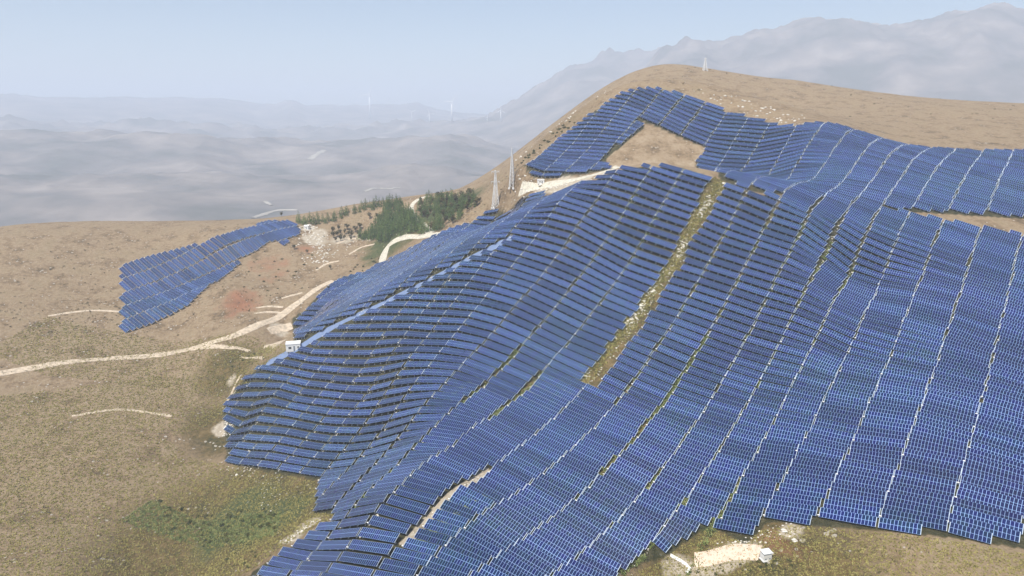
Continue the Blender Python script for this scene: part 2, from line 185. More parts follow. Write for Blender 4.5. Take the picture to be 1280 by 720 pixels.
def mix(nt,f,a,b,mode='MIX'):
    m=N(nt,'ShaderNodeMix',data_type='RGBA',blend_type=mode)
    for s,v in((m.inputs[0],f),(m.inputs[6],a),(m.inputs[7],b)):
        if isinstance(v,(int,float)):s.default_value=v
        elif isinstance(v,tuple):s.default_value=v+(1,) if len(v)==3 else v
        else:nt.links.new(v,s)
    return m.outputs[2]
def mth(nt,op,a,b=None,c=None,clamp=False):
    m=N(nt,'ShaderNodeMath',operation=op,use_clamp=clamp)
    for i,v in enumerate((a,b,c)):
        if v is None:continue
        if isinstance(v,(int,float)):m.inputs[i].default_value=v
        else:nt.links.new(v,m.inputs[i])
    return m.outputs[0]
def plain(name,col,rough=.7,metal=0,var=.12,scale=3.,coord='Object'):
    m,nt,b=newmat(name);tc=N(nt,'ShaderNodeTexCoord');f=noise(nt,tc.outputs[coord],scale)
    lo=tuple(c*(1-var) for c in col);hi=tuple(min(1,c*(1+var)) for c in col)
    nt.links.new(ramp(nt,f,[(.3,lo),(.7,hi)]),b.inputs['Base Color']);b.inputs['Roughness'].default_value=rough;b.inputs['Metallic'].default_value=metal
    return m
def geo(nt):return N(nt,'ShaderNodeNewGeometry').outputs['Position']
# ground: colours of the soil, grass and stone themselves, plus shade painted in among the tables; the zones come from a colour attribute laid out in plan
def ground_mat():
    m,nt,b=newmat('hillside_ground');P=geo(nt)
    z=N(nt,'ShaderNodeVertexColor',layer_name='zone');sp=N(nt,'ShaderNodeSeparateColor');nt.links.new(z.outputs['Color'],sp.inputs[0])
    far=N(nt,'ShaderNodeAttribute',attribute_name='far').outputs['Fac']
    big=noise(nt,P,.012,6);mid=noise(nt,P,.07,6,.65);fine=noise(nt,P,.42,6,.75);tiny=noise(nt,P,2.2,3,.7)
    earth=ramp(nt,mth(nt,'ADD',mth(nt,'MULTIPLY',mid,.6),mth(nt,'MULTIPLY',fine,.4)),[(.36,(.13,.095,.055)),(.45,(.27,.19,.11)),(.52,(.38,.28,.175)),(.6,(.43,.33,.22)),(.68,(.56,.47,.34))])
    grass=ramp(nt,mth(nt,'ADD',mth(nt,'MULTIPLY',mid,.45),mth(nt,'MULTIPLY',fine,.55)),[(.36,(.035,.04,.013)),(.46,(.10,.082,.028)),(.54,(.18,.125,.048)),(.66,(.29,.215,.10))])
    green=ramp(nt,fine,[(.3,(.03,.05,.015)),(.5,(.075,.10,.035)),(.7,(.15,.15,.06))])
    red=ramp(nt,mid,[(.35,(.24,.09,.045)),(.6,(.38,.19,.11))])
    pale=ramp(nt,fine,[(.3,(.38,.31,.22)),(.6,(.62,.54,.42)),(.75,(.72,.66,.56))])
    def w(chan,lo,hi):   # ragged edge for a zone
        r=mth(nt,'ADD',chan,mth(nt,'MULTIPLY',mth(nt,'SUBTRACT',mid,.5),.9));mr=N(nt,'ShaderNodeMapRange');nt.links.new(r,mr.inputs[0]);mr.inputs[1].default_value=lo;mr.inputs[2].default_value=hi;return mr.outputs[0]
    # alpha = dryness of the earth vs grass
    al=N(nt,'ShaderNodeAttribute',attribute_name='grass').outputs['Fac']
    c=mix(nt,w(al,.35,.65),earth,grass)
    c=mix(nt,w(sp.outputs[0],.35,.6),c,red)
    c=mix(nt,w(sp.outputs[1],.4,.7),c,green)
    c=mix(nt,w(sp.outputs[2],.38,.6),c,pale)
    # scattered limestone
    v=N(nt,'ShaderNodeTexVoronoi');v.inputs['Scale'].default_value=.33;nt.links.new(P,v.inputs['Vector'])
    rk=mth(nt,'LESS_THAN',mth(nt,'ADD',v.outputs['Distance'],mth(nt,'MULTIPLY',mid,1.2)),.69)
    c=mix(nt,mth(nt,'MULTIPLY',rk,.75),c,(.6,.55,.47))
    c=mix(nt,ramp(nt,tiny,[(.35,(0,0,0)),(.5,(.35,.35,.35))]),c,mix(nt,.55,c,(.12,.10,.06)))
    row_shade=ramp(nt,fine,[(.3,(.014,.020,.010)),(.5,(.035,.042,.02)),(.68,(.09,.09,.05))])  # dark green that paints shade on the ground beneath and between the tables
    c=mix(nt,mth(nt,'MULTIPLY',N(nt,'ShaderNodeAttribute',attribute_name='field').outputs['Fac'],.8),c,row_shade)
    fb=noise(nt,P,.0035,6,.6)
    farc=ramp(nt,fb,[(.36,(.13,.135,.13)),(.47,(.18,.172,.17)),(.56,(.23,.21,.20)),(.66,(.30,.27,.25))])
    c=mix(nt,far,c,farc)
    nt.links.new(c,b.inputs['Base Color']);b.inputs['Roughness'].default_value=.95;b.inputs['Specular IOR Level'].default_value=.15
    bp=N(nt,'ShaderNodeBump');bp.inputs['Strength'].default_value=.7;bp.inputs['Distance'].default_value=2.2
    nt.links.new(mth(nt,'ADD',fine,mth(nt,'MULTIPLY',tiny,.4)),bp.inputs['Height']);nt.links.new(bp.outputs[0],b.inputs['Normal'])
    return m
def panel_mat():
    m,nt,b=newmat('photovoltaic_glass')
    uv=N(nt,'ShaderNodeUVMap',uv_map='modules').outputs[0];s=N(nt,'ShaderNodeSeparateXYZ');nt.links.new(uv,s.inputs[0])
    def edge(ch,w):
        f=mth(nt,'FRACT',ch);return mth(nt,'LESS_THAN',mth(nt,'MINIMUM',f,mth(nt,'SUBTRACT',1.,f)),w)
    fr=mth(nt,'MAXIMUM',edge(s.outputs[0],.06),edge(s.outputs[1],.028))
    cell=mth(nt,'MAXIMUM',edge(mth(nt,'MULTIPLY',s.outputs[0],6.),.03),edge(mth(nt,'MULTIPLY',s.outputs[1],12.),.03))
    fl=N(nt,'ShaderNodeVectorMath',operation='FLOOR');nt.links.new(uv,fl.inputs[0])
    P=geo(nt)
    # every module a shade of its own
    rnd=N(nt,'ShaderNodeTexWhiteNoise',noise_dimensions='4D');nt.links.new(fl.outputs[0],rnd.inputs['Vector'])
    sx=N(nt,'ShaderNodeSeparateXYZ');nt.links.new(P,sx.inputs[0])
    nt.links.new(mth(nt,'FLOOR',mth(nt,'MULTIPLY',mth(nt,'ADD',sx.outputs[0],mth(nt,'MULTIPLY',sx.outputs[1],.71)),.12)),rnd.inputs['W'])
    zone=noise(nt,P,.016,3)
    base=ramp(nt,zone,[(.38,(.0015,.013,.036)),(.48,(.0008,.007,.056)),(.58,(.004,.0035,.046))])
    c=mix(nt,mth(nt,'MULTIPLY',rnd.outputs[0],.7),base,(.0008,.014,.088))
    c=mix(nt,mth(nt,'MULTIPLY',cell,.3),c,(.03,.055,.13))
    c=mix(nt,fr,c,(.21,.33,.58))
    tone=mth(nt,'FRACT',mth(nt,'ADD',N(nt,'ShaderNodeAttribute',attribute_name='tone').outputs['Fac'],N(nt,'ShaderNodeObjectInfo').outputs['Random']))
    hs=N(nt,'ShaderNodeHueSaturation');nt.links.new(c,hs.inputs['Color']);nt.links.new(mth(nt,'ADD',.70,mth(nt,'MULTIPLY',tone,.60)),hs.inputs['Value']);nt.links.new(mth(nt,'ADD',.485,mth(nt,'MULTIPLY',rnd.outputs[0],.03)),hs.inputs['Hue']);c=hs.outputs[0]
    nt.links.new(c,b.inputs['Base Color'])
    nt.links.new(mth(nt,'ADD',.2,mth(nt,'MULTIPLY',fr,.25)),b.inputs['Roughness']);b.inputs['IOR'].default_value=1.5;b.inputs['Specular IOR Level'].default_value=.38
    return m
def leaf_mat(name,stops,scale=.9):
    m,nt,b=newmat(name);f=noise(nt,geo(nt),scale,3)
    oi=N(nt,'ShaderNodeObjectInfo').outputs['Random']
    nt.links.new(ramp(nt,mth(nt,'ADD',mth(nt,'MULTIPLY',f,.7),mth(nt,'MULTIPLY',oi,.3)),stops),b.inputs['Base Color']);b.inputs['Roughness'].default_value=.8
    b.inputs['Specular IOR Level'].default_value=.2
    return m
M={}
M['ground']=ground_mat();M['panel']=panel_mat()
M['steel']=plain('galvanised_steel',(.42,.44,.46),.45,.7,.1,2)
M['backsheet']=plain('grey_backsheet',(.30,.31,.33),.6,0,.05,1)
M['alu']=plain('pale_aluminium_trim',(.44,.50,.54),.5,0,.06,1)
M['concrete']=plain('concrete',(.74,.73,.69),.9,0,.15,4)
M['whitewash']=plain('whitewashed_plaster',(.80,.79,.76),.85,0,.06,1.5)
M['roof']=plain('pale_roof_sheet',(.70,.70,.68),.6,.0,.08,2)
M['dark']=plain('dark_window_glass',(.03,.035,.045),.15,0,.2,1)
M['door']=plain('grey_door_paint',(.22,.24,.27),.5,0,.1,3)
M['pylon']=plain('pale_pylon_steel',(.74,.74,.72),.5,.2,.05,1)
M['turbine']=plain('white_turbine_paint',(.85,.86,.87),.4,0,.02,1)
M['track']=plain('crushed_limestone_track',(.50,.41,.30),.95,0,.3,.5,'Object')
M['track_pale']=plain('pale_gravel_track',(.54,.50,.40),.95,0,.28,.5,'Object')
M['valley']=plain('pale_valley_road',(.34,.32,.28),.95,0,.2,.05)
M['rock']=plain('limestone',(.64,.60,.52),.9,0,.25,.8)
M['needle']=leaf_mat('pine_needles',[(.3,(.06,.10,.03)),(.5,(.12,.185,.055)),(.7,(.20,.25,.09))],1.2)
M['olive']=leaf_mat('dusty_olive_leaves',[(.3,(.045,.05,.02)),(.5,(.10,.09,.035)),(.7,(.17,.14,.06))],1.2)
M['shrub']=leaf_mat('shrub_leaves',[(.3,(.03,.045,.012)),(.5,(.075,.09,.025)),(.7,(.15,.14,.05))],1.)
M['straw']=leaf_mat('dry_grass_blades',[(.3,(.22,.20,.06)),(.5,(.38,.33,.11)),(.7,(.56,.50,.23))],.6)
M['herb']=leaf_mat('green_weed_leaves',[(.3,(.10,.14,.04)),(.5,(.18,.22,.07)),(.7,(.30,.31,.13))],.6)
M['bark']=plain('bark',(.12,.085,.055),.95,0,.3,4)
# ================================================================ the ground, one sheet to the horizon
def build_ground():
    th=np.radians(np.concatenate([np.arange(-180,-62,4.),np.arange(-62,-43,.5),np.arange(-43,43,.19),np.arange(43,62,.5),np.arange(62,180,4.)]))
    r=[6.,30,60,90,115]
    while r[-1]<15500:
        k=1.0045 if r[-1]<900 else (1.006 if r[-1]<5200 else 1.012)
        if r[-1]<150:k=1.03
        r.append(r[-1]*k)
    r=np.array(r);T,Rr=np.meshgrid(th,r,indexing='ij');x=np.sin(T)*Rr;y=np.cos(T)*Rr
    z=height(x,y)
    nt_,nr=x.shape
    V=np.stack([x,y,z],-1).reshape(-1,3);i=np.arange(nt_)[:,None];j=np.arange(nr-1)[None];i2=(i+1)%nt_
    F=np.stack([i*nr+j,i*nr+j+1,i2*nr+j+1,i2*nr+j],-1).reshape(-1,4)
    # centre cap
    V=np.concatenate([V,[[0,0,float(height(0,0))]]]);n=len(V)-1
    caps=[(n,a*nr,((a+1)%nt_)*nr) for a in range(nt_)]
    me=bpy.data.meshes.new('ground')
    nF=len(F);me.vertices.add(len(V));me.vertices.foreach_set('co',V.ravel())
    loops=np.concatenate([F.ravel(),np.array(caps).ravel()]);me.loops.add(len(loops));me.loops.foreach_set('vertex_index',loops)
    me.polygons.add(nF+len(caps))
    ls=np.concatenate([np.arange(nF)*4,nF*4+np.arange(len(caps))*3]);me.polygons.foreach_set('loop_start',ls)
    me.polygons.foreach_set('use_smooth',np.ones(nF+len(caps),bool));me.update(calc_edges=True);me.validate()
    zone=np.zeros((len(V),4));zone[:,3]=1;gr=np.full(len(V),.35);fieldw=np.zeros(len(V))
    vx,vy=V[:,0],V[:,1]
    rr=np.hypot(vx,vy)
    def blob(arr,px,py,rad,wt,sq=1.):
        p=atp(px,py);w=wt*np.exp(-((vx-p[0])**2+((vy-p[1])*sq)**2)/rad**2);return np.maximum(arr,w) if wt>0 else np.minimum(arr,1+w)
    R_,G_,B_=zone[:,0],zone[:,1],zone[:,2]
    for a in((288,392,15,.55),(335,330,30,.45),(345,345,30,.4),(300,380,22,.6),(380,310,20,.5),(985,680,12,.55),(660,245,30,.35)):R_=blob(R_,*a)
    for a in((300,640,26,.9),(340,650,22,1),(285,600,12,.5),(350,235,150,.6),(500,285,45,.8),(560,262,50,.8),(860,640,6,.5),(885,660,5,.7),(330,455,12,.5),(1010,595,14,.8)):G_=blob(G_,*a)
    for a in((385,285,9,1),(393,300,14,.9),(400,292,11,.8),(345,432,7,1),(350,412,8,.9),(282,535,8,1),(290,475,5,.7),(700,232,14,.9),(680,237,9,.8),(725,226,10,1),(760,216,9,.8),(920,693,5,1.2),(905,700,5,1.2),(940,690,4,1.1),(880,712,5,1),(850,716,6,1.2),(990,665,5,.9),(385,655,7,.8),(365,672,6,.8),(430,300,18,.7),(320,572,6,.6),(790,370,2,.5)):B_=blob(B_,*a)
    zone[:,0],zone[:,1],zone[:,2]=R_,G_,B_
    for a in((300,650,75,1),(340,610,50,1),(300,520,40,.95),(290,455,30,.8),(900,690,40,.9),(960,700,40,.8),(760,100,0.1,0),(640,250,60,.35),(500,290,60,.6),(700,160,90,.45)):gr=blob(gr,*a)
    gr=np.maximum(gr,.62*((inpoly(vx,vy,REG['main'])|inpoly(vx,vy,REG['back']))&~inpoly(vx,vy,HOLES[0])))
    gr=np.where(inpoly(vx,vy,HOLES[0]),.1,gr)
    for a_,v0_,v1_,w_ in WIDE:
        uu,vv_=xy2uv(vx,vy);gr=np.maximum(gr,.95*((np.abs(uu-a_)<w_*.5+.8)&(vv_>min(v0_,v1_))&(vv_<max(v0_,v1_))))
    fieldw=(inpoly(vx,vy,REG['main'])|inpoly(vx,vy,REG['back'])).astype(float)  # mask of the painted shade: the ground the tables cover
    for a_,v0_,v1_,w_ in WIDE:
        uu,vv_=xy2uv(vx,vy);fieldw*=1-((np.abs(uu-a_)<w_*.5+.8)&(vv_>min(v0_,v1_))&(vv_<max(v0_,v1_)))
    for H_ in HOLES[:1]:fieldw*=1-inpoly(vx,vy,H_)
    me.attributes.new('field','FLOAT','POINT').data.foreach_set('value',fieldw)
    a_,v0_,v1_,w_=WIDE[5];zone[:,2]=np.maximum(zone[:,2],.62*((np.abs(xy2uv(vx,vy)[0]-a_)<2.6)&(xy2uv(vx,vy)[1]>min(v0_,v1_))&(xy2uv(vx,vy)[1]<max(v0_,v1_))))
    ca=me.color_attributes.new('zone','FLOAT_COLOR','POINT');ca.data.foreach_set('color',zone.ravel())
    ga=me.attributes.new('grass','FLOAT','POINT');ga.data.foreach_set('value',gr)
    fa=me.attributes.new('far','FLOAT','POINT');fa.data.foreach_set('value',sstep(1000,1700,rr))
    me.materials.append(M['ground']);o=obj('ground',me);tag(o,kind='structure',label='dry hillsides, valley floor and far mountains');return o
# regions traced on the photograph and laid down on the ground
REG={}
REG['main']=plan([(283,577),(280,505),(300,480),(322,462),(365,440),(368,425),(366,397),(385,385),(413,357),(425,350),(470,333),(520,309),(560,289),(610,264),(680,243),(738,229),(770,214),(800,210),(850,210),(900,226),(940,244),(1000,250),(1100,262),(1300,300),(1300,690),(1150,668),(1000,655),(957,654),(949,665),(932,682),(889,656),(873,665),(840,692),(800,704),(770,722),(765,790),(680,800),(560,800),(470,800),(400,790),(340,770),(300,745),(307,722),(365,684),(400,660),(425,645),(392,640),(398,600),(335,590)])
REG['back']=plan([(640,219),(660,205),(690,180),(720,158),(750,135),(775,119),(800,112),(825,112),(870,124),(905,140),(950,152),(1000,159),(1300,190),(1300,275),(1000,250),(940,240),(900,224),(870,204),(858,206),(770,212),(735,217),(700,222),(665,221)])
REG['left']=plan([(284,345),(304,329),(322,316),(334,306),(345,303),(356,309),(376,294),(375,288),(369,280),(352,277),(333,278),(305,287),(280,295),(200,318),(150,330),(150,420),(230,390)])
HOLES=[plan([(800,152),(805,160),(775,185),(757,198),(765,212),(800,206),(870,203),(884,184),(850,172),(815,156)]),
 # gap for the ribbon of painted panel sheen on the ridge
 plan([(331,452),(336,458),(410,420),(480,382),(530,357),(600,320),(640,300),(640,297),(600,317),(530,354),(478,379),(400,417)])]

# aisles that widen into strips: (aisle, along the photo from, to, extra metres)
WIDE=[(-152,(905,226),(721,478),8.2),(-118.5,(892,424),(745,590),1.5),(-118.5,(1000,240),(892,424),.5),(-191.5,(645,440),(560,500),2.),(-173.5,(676,478),(614,519),2.),(-152,(652,607),(520,688),3.),
 (-135.5,(955,230),(765,500),.35),(-102,(880,510),(797,605),.6),(-88,(920,540),(845,630),.6),(-75,(935,600),(885,650),.7),(-209,(725,277),(600,430),.2)]
WIDE=[(a,xy2uv(*atp(*q)[:2])[1],xy2uv(*atp(*p)[:2])[1],w) for a,p,q,w in WIDE]
# ================================================================ solar tables
PV=4.4                                    # distance between rows in plan
AIS=[-75,-88,-102,-118.5,-135.5,-152,-173.5,-191.5,-210,-230,-248,-265,-283]
while AIS[-1]>-1100:AIS.append(AIS[-1]-18)
AIS=[-61.5,-46,-29,-11.5,6.5,24,42]+[]+AIS if False else AIS
up=[-61.5,-46,-29,-11.5]
while up[-1]<900:up.append(up[-1]+17.5)
AIS=sorted(AIS+up)
TILT=math.radians(33);CH=3.5;HC=2.25
def basis(x0,y0,z0,x1,y1,z1):
    e=Vector((x1-x0,y1-y0,z1-z0)).normalized()
    c0=Vector((SU*math.cos(TILT),CU*math.cos(TILT),math.sin(TILT)))
    c=(c0-e*c0.dot(e)).normalized();n=e.cross(c);return e,c,n
tables=[]   # (col, row, modules, centre, basis)
samples=[];meta=[]
vs=np.arange(int(60/PV),int(1050/PV))
regs=list(REG.values())
jit=RS.uniform(-.7,.7,(len(AIS),len(vs)))
U0=[];U1=[];VV=[];CI=[];RI=[]
for ci in range(len(AIS)-1):
    for rj,v in enumerate(vs):
        sh=.15*math.sin(rj*.9+ci)+.6*jit[ci,rj];g=1.0+.5*abs(jit[ci,rj])
        g=.25+.35*abs(jit[ci,rj]);ga=gb=g
        for a_,v0_,v1_,w_ in WIDE:
            if min(v0_,v1_)-2<v*PV<max(v0_,v1_)+2:
                if abs(AIS[ci]-a_)<1.6:ga+=w_*RS.uniform(.55,1.2)
                if abs(AIS[ci+1]-a_)<1.6:gb+=w_*RS.uniform(.55,1.2)
        U0.append(AIS[ci]+ga/2+sh);U1.append(AIS[ci+1]-gb/2+sh);VV.append(v*PV);CI.append(ci);RI.append(rj)
U0=np.array(U0);U1=np.array(U1);VV=np.array(VV)
NS=17;S_=np.linspace(0,1,NS);ok=np.zeros((len(U0),NS),bool)
for k,s in enumerate(S_):
    x,y=uv2xy(U0*(1-s)+U1*s,VV)
    a=np.zeros(len(U0),bool)
    for P_ in regs:a|=inpoly(x,y,P_)
    for P_ in HOLES:a&=~inpoly(x,y,P_)
    ok[:,k]=a
for t in np.flatnonzero(ok.sum(1)>=6):
    best=(0,0);st=None
    for k in range(NS+1):
        if k<NS and ok[t,k]:
            if st is None:st=k
        elif st is not None:
            if k-st>best[1]-best[0]:best=(st,k)
            st=None
    a,b=best
    if b-a<6:continue
    ua=U0[t]*(1-S_[a])+U1[t]*S_[a];ub=U0[t]*(1-S_[b-1])+U1[t]*S_[b-1]
    n=int((ub-ua+.35)/1.02)
    if n<5:continue
    um=(ua+ub)/2;L=n*1.02
    tables.append([CI[t],RI[t],n,um-L/2,um+L/2,VV[t]])
tx0,ty0=uv2xy(np.array([t[3] for t in tables]),np.array([t[5] for t in tables]))
tx1,ty1=uv2xy(np.array([t[4] for t in tables]),np.array([t[5] for t in tables]))
_xa,_ya=uv2xy((np.array([t[3] for t in tables])+np.array([t[4] for t in tables]))/2,np.array([t[5] for t in tables])-3);_xb,_yb=uv2xy((np.array([t[3] for t in tables])+np.array([t[4] for t in tables]))/2,np.array([t[5] for t in tables])+3)
HCK=1.5+.8*np.clip(((height(_xb,_yb)-height(_xa,_ya))/6-.2)/.35,0,1)
tz0=height(tx0,ty0);tz1=height(tx1,ty1);txm,tym=(tx0+tx1)/2,(ty0+ty1)/2;tzm=height(txm,tym)
# how large each shows, and whether anything of the hill stands before it
X=txm;Y=tym;Z=tzm+2
vis=np.ones(len(tables),bool)
for f in np.linspace(.35,.985,60):
    h=height(X*f,Y*f);vis&=~(h>Z*f+.6)
ppx,ppy,dep=proj(X,Y,Z)
area=np.zeros(len(tables))
for k,t in enumerate(tables):
    e,c,n=basis(tx0[k],ty0[k],tz0[k],tx1[k],ty1[k],tz1[k]);o=Vector((X[k],Y[k],Z[k]))
    q=[proj(*(o+e*a+c*b)) for a,b in((-t[2]/2,-2),(t[2]/2,-2),(t[2]/2,2),(-t[2]/2,2))]
    area[k]=abs(sum(q[i][0]*q[(i+1)%4][1]-q[(i+1)%4][0]*q[i][1] for i in range(4)))/2
    d=math.sqrt(X[k]**2+Y[k]**2+Z[k]**2)
inframe=(ppx>284)&(ppx<996)&(ppy<716)&(ppy>0)&vis
score=np.where(inframe,area,-1);order=np.argsort(-score)
keep=np.zeros(len(tables),bool);keep[order[:300]]=True;keep&=score>0
drop=(ppx<-150)|(ppx>1450)|(ppy>900)
print('tables',len(tables),'in photo',int(inframe.sum()),'kept',int(keep.sum()),'built',int((~drop).sum()),'cut at area',score[order[299]])
def slab(n):      # module field: top glass with module grid, thin sides, pale back
    L=n*1.02/2;w=CH/2;h=.05
    V=[(-L,-w,0),(L,-w,0),(L,w,0),(-L,w,0),(-L,-w,-h),(L,-w,-h),(L,w,-h),(-L,w,-h)]
    F=[(0,1,2,3),(4,7,6,5),(0,4,5,1),(1,5,6,2),(2,6,7,3),(3,7,4,0)];return V,F
def frame_boxes(n):
    L=n*1.02/2;B=[]
    for y in(-1.35,-.55,.55,1.35):B.append(((0,y,-.12),(2*L-.1,.06,.10)))
    return B
NP=4
def post_x(n):L=n*1.02/2-1.2;return [-L+2*L*k/(NP-1) for k in range(NP)]
panel_me={}
def set_uv(me,nfaces_uv):
    uvl=me.uv_layers.new(name='modules');arr=np.full((len(me.loops),2),.5);arr[:,:]=(.5,.5)
    for f0,co in nfaces_uv:
        arr[f0:f0+4]=co
    uvl.data.foreach_set('uv',arr.ravel())
def table_meshes(n):
    if n in panel_me:return panel_me[n]
    V,F=slab(n);me=mesh_np('module_field',V,F,[M['panel'],M['backsheet'],M['steel']]);me.polygons.foreach_set('material_index',[0,1,2,2,2,2])
    set_uv(me,[(0,[(0,0),(n,0),(n,2),(0,2)])])
    m=MB()
    for c,d in frame_boxes(n):m.box(c,d)
    for s in(-1,1):m.box((s*(n*.51+.075),0,-.02),(.14,CH,.09),m=1)
    for x in post_x(n):m.box((x,0,-.22),(.07,3.1,.10))
    panel_me[n]=(me,m.mesh('support_frame',[M['steel'],M['alu']]));return panel_me[n]
# one table standing on the slope: an Empty on the ground, module field and frame tilted above it
def post_mesh():
    m=MB();m.bar((0,0,-.6),(0,0,1.0),.055,n=6)            # unit post, scaled in height per leg
    return m.mesh('post',[M['steel']])
def foot_mesh():
    m=MB();m.box((0,0,0),(.6,.6,.6),taper=.8);return m.mesh('footing',[M['concrete']])
POST=post_mesh();FOOT=foot_mesh()
def ordinal(k):
    return ['lowest','second','third','fourth','fifth','sixth','seventh','eighth','ninth','tenth','eleventh','twelfth','thirteenth','fourteenth','fifteenth','sixteenth','seventeenth','eighteenth','nineteenth','twentieth'][k] if k<20 else {20:'twenty-first',21:'twenty-second',22:'twenty-third',23:'twenty-fourth',24:'twenty-fifth',25:'twenty-sixth',26:'twenty-seventh',27:'twenty-eighth',28:'twenty-ninth',29:'thirtieth',30:'thirty-first',31:'thirty-second',32:'thirty-third',33:'thirty-fourth',34:'thirty-fifth',35:'thirty-sixth',36:'thirty-seventh',37:'thirty-eighth'}.get(k,'%dth'%(k+1))
CARD=['','next','second','third','fourth','fifth','sixth','seventh','eighth','ninth','tenth','eleventh','twelfth','thirteenth','fourteenth']
weedcol=AIS.index(-152)      # the strip runs along this aisle
cols={}
for k in np.flatnonzero(inframe):cols.setdefault(tables[k][0],[]).append(k)
labels={}
for ci,L in cols.items():
    L.sort(key=lambda k:tables[k][1])
    if ci>=weedcol:
        n=ci-weedcol;where='column just right of the weedy strip' if n==0 else '%s column right of the weedy strip'%CARD[min(n+1,14)]
    else:
        n=weedcol-1-ci;where='column just left of the weedy strip' if n==0 else '%s column left of the weedy strip'%CARD[min(n+1,14)]
    for q,k in enumerate(L):
        o=ordinal(q)
        labels[k]='blue solar table, %s, %s'%((o if q==0 else o+' from the bottom'),where)
def boxmesh():
    m=MB();m.box((0,0,0),(.7,.3,.9));m.box((0,-.16,0),(.5,.02,.7));return m.mesh('combiner_box',[M['whitewash']])
CBOX=None
def build_table(k):
    global CBOX
    if CBOX is None:CBOX=boxmesh()
    t=tables[k];n=t[2];pm,fm=table_meshes(n)
    e,c,nn=basis(tx0[k],ty0[k],tz0[k],tx1[k],ty1[k],tz1[k])
    zm=(tz0[k]+tz1[k]+tzm[k]*2)/4;base=Vector((txm[k],tym[k],zm));HC=float(HCK[k]);o=base+Vector((0,0,HC))
    root=empty('solar_table',base);R=Matrix((e,c,nn)).transposed()
    M4=Matrix.Translation(o-base)@R.to_4x4()
    root['label']=labels.get(k,'');root['category']='solar table';root['group']='solar tables standing in rows on the near slope'
    a=obj('module_field',pm,root);a.matrix_local=M4
    b=obj('support_frame',fm,root);b.matrix_local=M4
    if hasbox[k]:
        cb=obj('combiner_box',CBOX,root);q=e*(-n*.51-.12)-c*(CH/2-.35);cb.matrix_local=Matrix.Translation(Vector((0,0,HC))+q)@R.to_4x4()
    for x in post_x(n):
        top=o+e*x-nn*.27;gz=float(gh(top.x,top.y));h=max(.3,top.z-gz)
        p=obj('support_post',POST,root);p.matrix_local=Matrix.Translation(Vector((top.x,top.y,gz))-base)@Matrix.Diagonal((1.6,1.6,h,1))
        f=obj('footing',FOOT,p);f.parent=p;f.matrix_local=Matrix.Diagonal((1/1.6,1/1.6,1/h,1))@Matrix.Translation((0,0,.05))
gh_cache={}
hasbox=np.array([abs(t[0]*7+t[1]*3)%5<2 for t in tables])
def gh(x,y):return height(np.array([x]),np.array([y]))[0]
def build_tables():
    for k in np.flatnonzero(keep):build_table(int(k))
    # the rest, further off: one object
    V=[];F=[];MI=[];UV=[]
    nv=0
    bx=np.array([(-.5,-.5,-.5),(.5,-.5,-.5),(.5,.5,-.5),(-.5,.5,-.5),(-.5,-.5,.5),(.5,-.5,.5),(.5,.5,.5),(-.5,.5,.5)])
    bf=np.array([(0,3,2,1),(4,5,6,7),(0,1,5,4),(1,2,6,5),(2,3,7,6),(3,0,4,7)])
    TN=[]
    rest=np.flatnonzero((~keep)&(~drop))
    px_=[];py_=[]
    for k in rest:
        t=tables[k];n=t[2]
        e,c,nn=basis(tx0[k],ty0[k],tz0[k],tx1[k],ty1[k],tz1[k]);zm=(tz0[k]+tz1[k]+tzm[k]*2)/4
        o=np.array((txm[k],tym[k],zm+HCK[k]));B=np.array((e,c,nn))
        n0=len(MI);v,f=slab(n);V.append(np.array(v)@B+o);F.append(np.array(f)+nv);nv+=8;MI+=[0,1,2,2,2,2]
        u=np.full((24,2),.5);u[:4]=[(0,0),(n,0),(n,2),(0,2)];UV.append(u)
        for y in(-1.2,1.2):
            V.append((bx*np.array((n*1.02-.1,.08,.12))+np.array((0,y,-.13)))@B+o);F.append(bf+nv);nv+=8;MI+=[2]*6;UV.append(np.full((24,2),.5))
        for s in(-1,1):
            V.append((bx*np.array((.14,CH,.09))+np.array((s*(n*.51+.075),0,-.02)))@B+o);F.append(bf+nv);nv+=8;MI+=[5]*6;UV.append(np.full((24,2),.5))
        if hasbox[k]:
            V.append((bx*np.array((.7,.3,.9))+np.array((-n*.51-.12,-CH/2+.35,0)))@B+o);F.append(bf+nv);nv+=8;MI+=[4]*6;UV.append(np.full((24,2),.5))
        for x in post_x(n):
            tp=o+B[0]*x-B[2]*.2;px_.append(tp)
        TN+=[float(RS.rand())]*(len(MI)-n0)
    tp=np.array(px_);gz=height(tp[:,0],tp[:,1])
    for q in range(len(tp)):
        h=max(.3,tp[q,2]-gz[q]);V.append(bx*np.array((.14,.14,h+.5))+np.array((tp[q,0],tp[q,1],tp[q,2]-(h+.5)/2)));F.append(bf+nv);nv+=8;MI+=[2]*6;UV.append(np.full((24,2),.5))
        V.append(bx*np.array((.6,.6,.7))+np.array((tp[q,0],tp[q,1],gz[q])));F.append(bf+nv);nv+=8;MI+=[3]*6;UV.append(np.full((24,2),.5))
    me=mesh_np('solar_tables',np.concatenate(V),np.concatenate(F),[M['panel'],M['backsheet'],M['steel'],M['concrete'],M['whitewash'],M['alu']])
    me.attributes.new('tone','FLOAT','FACE').data.foreach_set('value',TN+[0.]*(len(MI)-len(TN)))
    me.polygons.foreach_set('material_index',MI);ul=me.uv_layers.new(name='modules');ul.data.foreach_set('uv',np.concatenate(UV).ravel());me.update()
    o=obj('solar_tables',me);tag(o,'blue solar tables covering the upper slopes and the hills behind, too many to count','solar tables',kind='stuff')
